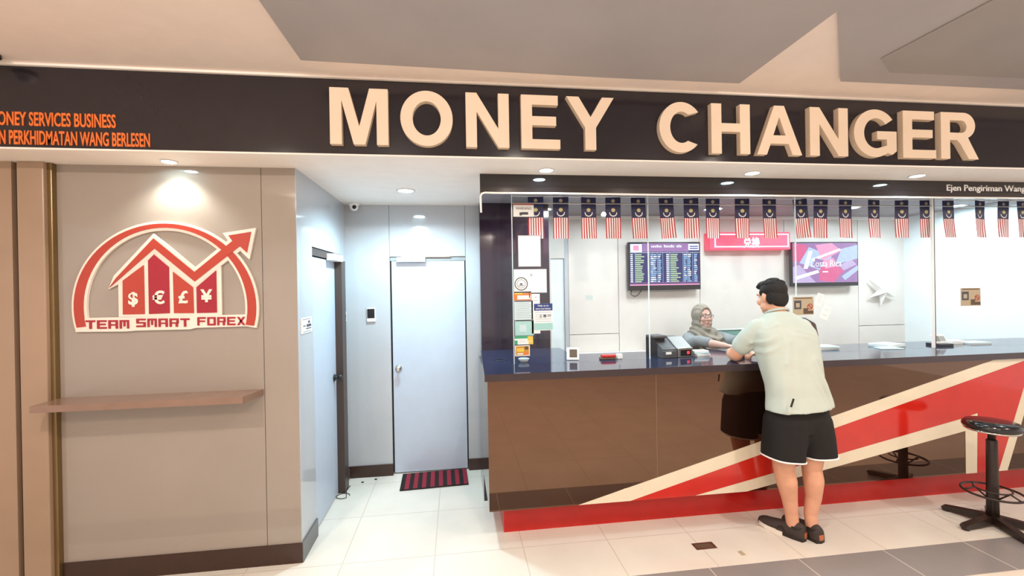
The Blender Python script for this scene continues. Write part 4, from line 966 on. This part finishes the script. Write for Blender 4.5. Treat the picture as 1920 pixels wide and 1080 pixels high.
# ---- woman seated behind the glass
wo = thing('person', 'person in grey beige headscarf and glasses seated behind the counter glass', 'person', (2.585, 4.36, .68))
hw = Matrix.Translation((2.560, 4.33, 1.455)) @ Euler((.10, 0, PI+.02)).to_matrix().to_4x4()
K = .97
b = MB(); head_shapes(b, hw, K)
b.limb([(2.57, 4.36, 1.22), (2.565, 4.36, 1.33), xf(hw, (0, -.02, -.05))], [.065, .055, .055])
b.rings([(2.585, 4.37, .70, .18, .13), (2.585, 4.37, .90, .155, .11), (2.585, 4.37, 1.10, .165, .11), (2.58, 4.37, 1.20, .165, .10), (2.575, 4.37, 1.26, .09, .07)])
b.limb([(2.41, 4.35, 1.225), (2.34, 4.16, 1.19), (2.31, 3.99, 1.245)], [.055, .05, .042]); b.limb([(2.31, 3.99, 1.245), (2.36, 3.86, 1.240), (2.42, 3.74, 1.232)], [.042, .038, .027])
b.limb([(2.75, 4.35, 1.225), (2.80, 4.16, 1.19), (2.78, 4.0, 1.24)], [.055, .05, .042]); b.limb([(2.78, 4.0, 1.24), (2.68, 3.88, 1.240), (2.58, 3.78, 1.232)], [.042, .038, .027])
hand(b, (2.42, 3.74, 1.232), (.65, -.75, -.05), (0, 0, 1), (.75, .6, 0), .9, .45)
hand(b, (2.58, 3.78, 1.232), (-.8, -.45, -.05), (0, 0, 1), (-.45, .8, 0), .9, .45)
for s in (-1, 1): b.limb([(2.585+s*.09, 4.36, .74), (2.585+s*.11, 4.02, .73), (2.585+s*.11, 4.0, .35), (2.585+s*.11, 4.0, .08)], [.09, .07, .05, .04])
b.build('body', 'skin_woman', wo, remesh=.005, smooth_it=4)
face_parts(wo, hw, K)
bl_ = MB()
bl_.rings([(2.585, 4.37, .68, .215, .165), (2.585, 4.37, .90, .19, .145), (2.585, 4.37, 1.08, .195, .14), (2.583, 4.37, 1.18, .205, .13), (2.578, 4.37, 1.245, .16, .105), (2.575, 4.37, 1.29, .07, .07)], 40, 0, lambda q, t: .012*math.sin(6*q+7*t))
bl_.limb([(2.415, 4.355, 1.225), (2.335, 4.17, 1.20), (2.305, 3.99, 1.25)], [.072, .066, .054]); bl_.limb([(2.305, 3.99, 1.25), (2.345, 3.89, 1.246)], [.054, .048])
bl_.limb([(2.745, 4.355, 1.225), (2.80, 4.17, 1.20), (2.785, 4.0, 1.25)], [.072, .066, .054]); bl_.limb([(2.785, 4.0, 1.25), (2.71, 3.91, 1.246)], [.054, .048])
bl_.build('blouse', 'blouse', wo, remesh=.008, smooth_it=3)
sk = MB()
for s in (-1, 1): sk.limb([(2.585+s*.09, 4.37, .76), (2.585+s*.11, 4.02, .75), (2.585+s*.11, 4.0, .14)], [.11, .10, .09])
sk.build('trousers', 'black', wo, remesh=.012, smooth_it=3)
hj = MB()
def hje(c, r): hj.ell(xf(hw, c), r, hw.to_euler(), 0, 32, 20)
hje((0, -.034, .022), (.098, .106, .118)); hje((0, -.036, -.075), (.099, .100, .10)); hje((0, .02, -.135), (.070, .060, .05))
hj.rings([(2.56, 4.375, 1.395, .088, .085), (2.562, 4.365, 1.345, .10, .10), (2.57, 4.345, 1.29, .145, .125), (2.575, 4.335, 1.24, .185, .150), (2.578, 4.325, 1.17, .185, .165), (2.58, 4.315, 1.09, .165, .16), (2.58, 4.31, 1.04, .13, .14)], 64, 0, lambda q, t: .035*math.sin(5*q+9*t)*t + .02*math.sin(9*q-6*t))
for i in range(6):       # soft folds running across the chest
    z = 1.335-.038*i; w_ = .085+.017*i; y_ = 4.255-.016*i
    hj.tube([(2.565-w_, 4.34, z+.05), (2.565-w_*.6, y_+.025, z+.012), (2.568, y_, z-.012), (2.568+w_*.6, y_+.022, z+.008), (2.568+w_, 4.34, z+.045)], [.006, .010, .011, .010, .006], 8)
hs = hj.build('headscarf', 'hijab', wo, remesh=.005, smooth_it=3)
org = Vector(hs['_o']); hs.data.update(); nn = [v.normal.copy() for v in hs.data.vertices]
for v, n in zip(hs.data.vertices, nn):
    p = v.co + org; w = max(0, min(1, (1.40-p.z)/.06)); dx = p.x-2.575
    d = w*(.008*math.sin((p.z-3.6*dx*dx+.45*dx)*82) + .004*math.sin((p.z-2.5*dx*dx-.7*dx)*61+1))
    w2 = max(0, min(1, (p.z-1.36)/.05)) * max(0, min(1, (4.36-p.y+.05)/.05)) * (1 if dx < -.04 or dx > .06 else 0)
    v.co += n*(d + w2*.0025*math.sin((p.z*.5+p.x*1.6+p.y)*90))
hs.data.update()
rm = MB(); rm.tube([xf(hw, (.0655*math.sin(t)*(1-.10*math.cos(t)), .052+.012*math.cos(t)-.012*abs(math.sin(t)), -.012+.103*math.cos(t))) for t in [2*PI*i/40 for i in range(40)]], .009, 8, 0, True); rm.build('scarf_edge', 'hijab', wo)
gl = MB()
for s in (-1, 1):
    gl.tube([xf(hw, (s*.031+.024*math.cos(t), .103-.10*abs(.024*math.cos(t)*s+.031)*.5, .0+.018*math.sin(t))) for t in [2*PI*i/24 for i in range(24)]], .0019, 6, 0, True)
    gl.tube([xf(hw, (s*.055, .099, .004)), xf(hw, (s*.067, .06, .006)), xf(hw, (s*.072, .02, .006))], .0017, 6)
gl.tube([xf(hw, (-.008, .104, .003)), xf(hw, (0, .107, .006)), xf(hw, (.008, .104, .003))], .0018, 6)
gl.build('glasses', 'darkgrey', wo)['label'] = 'thin dark rimmed glasses'
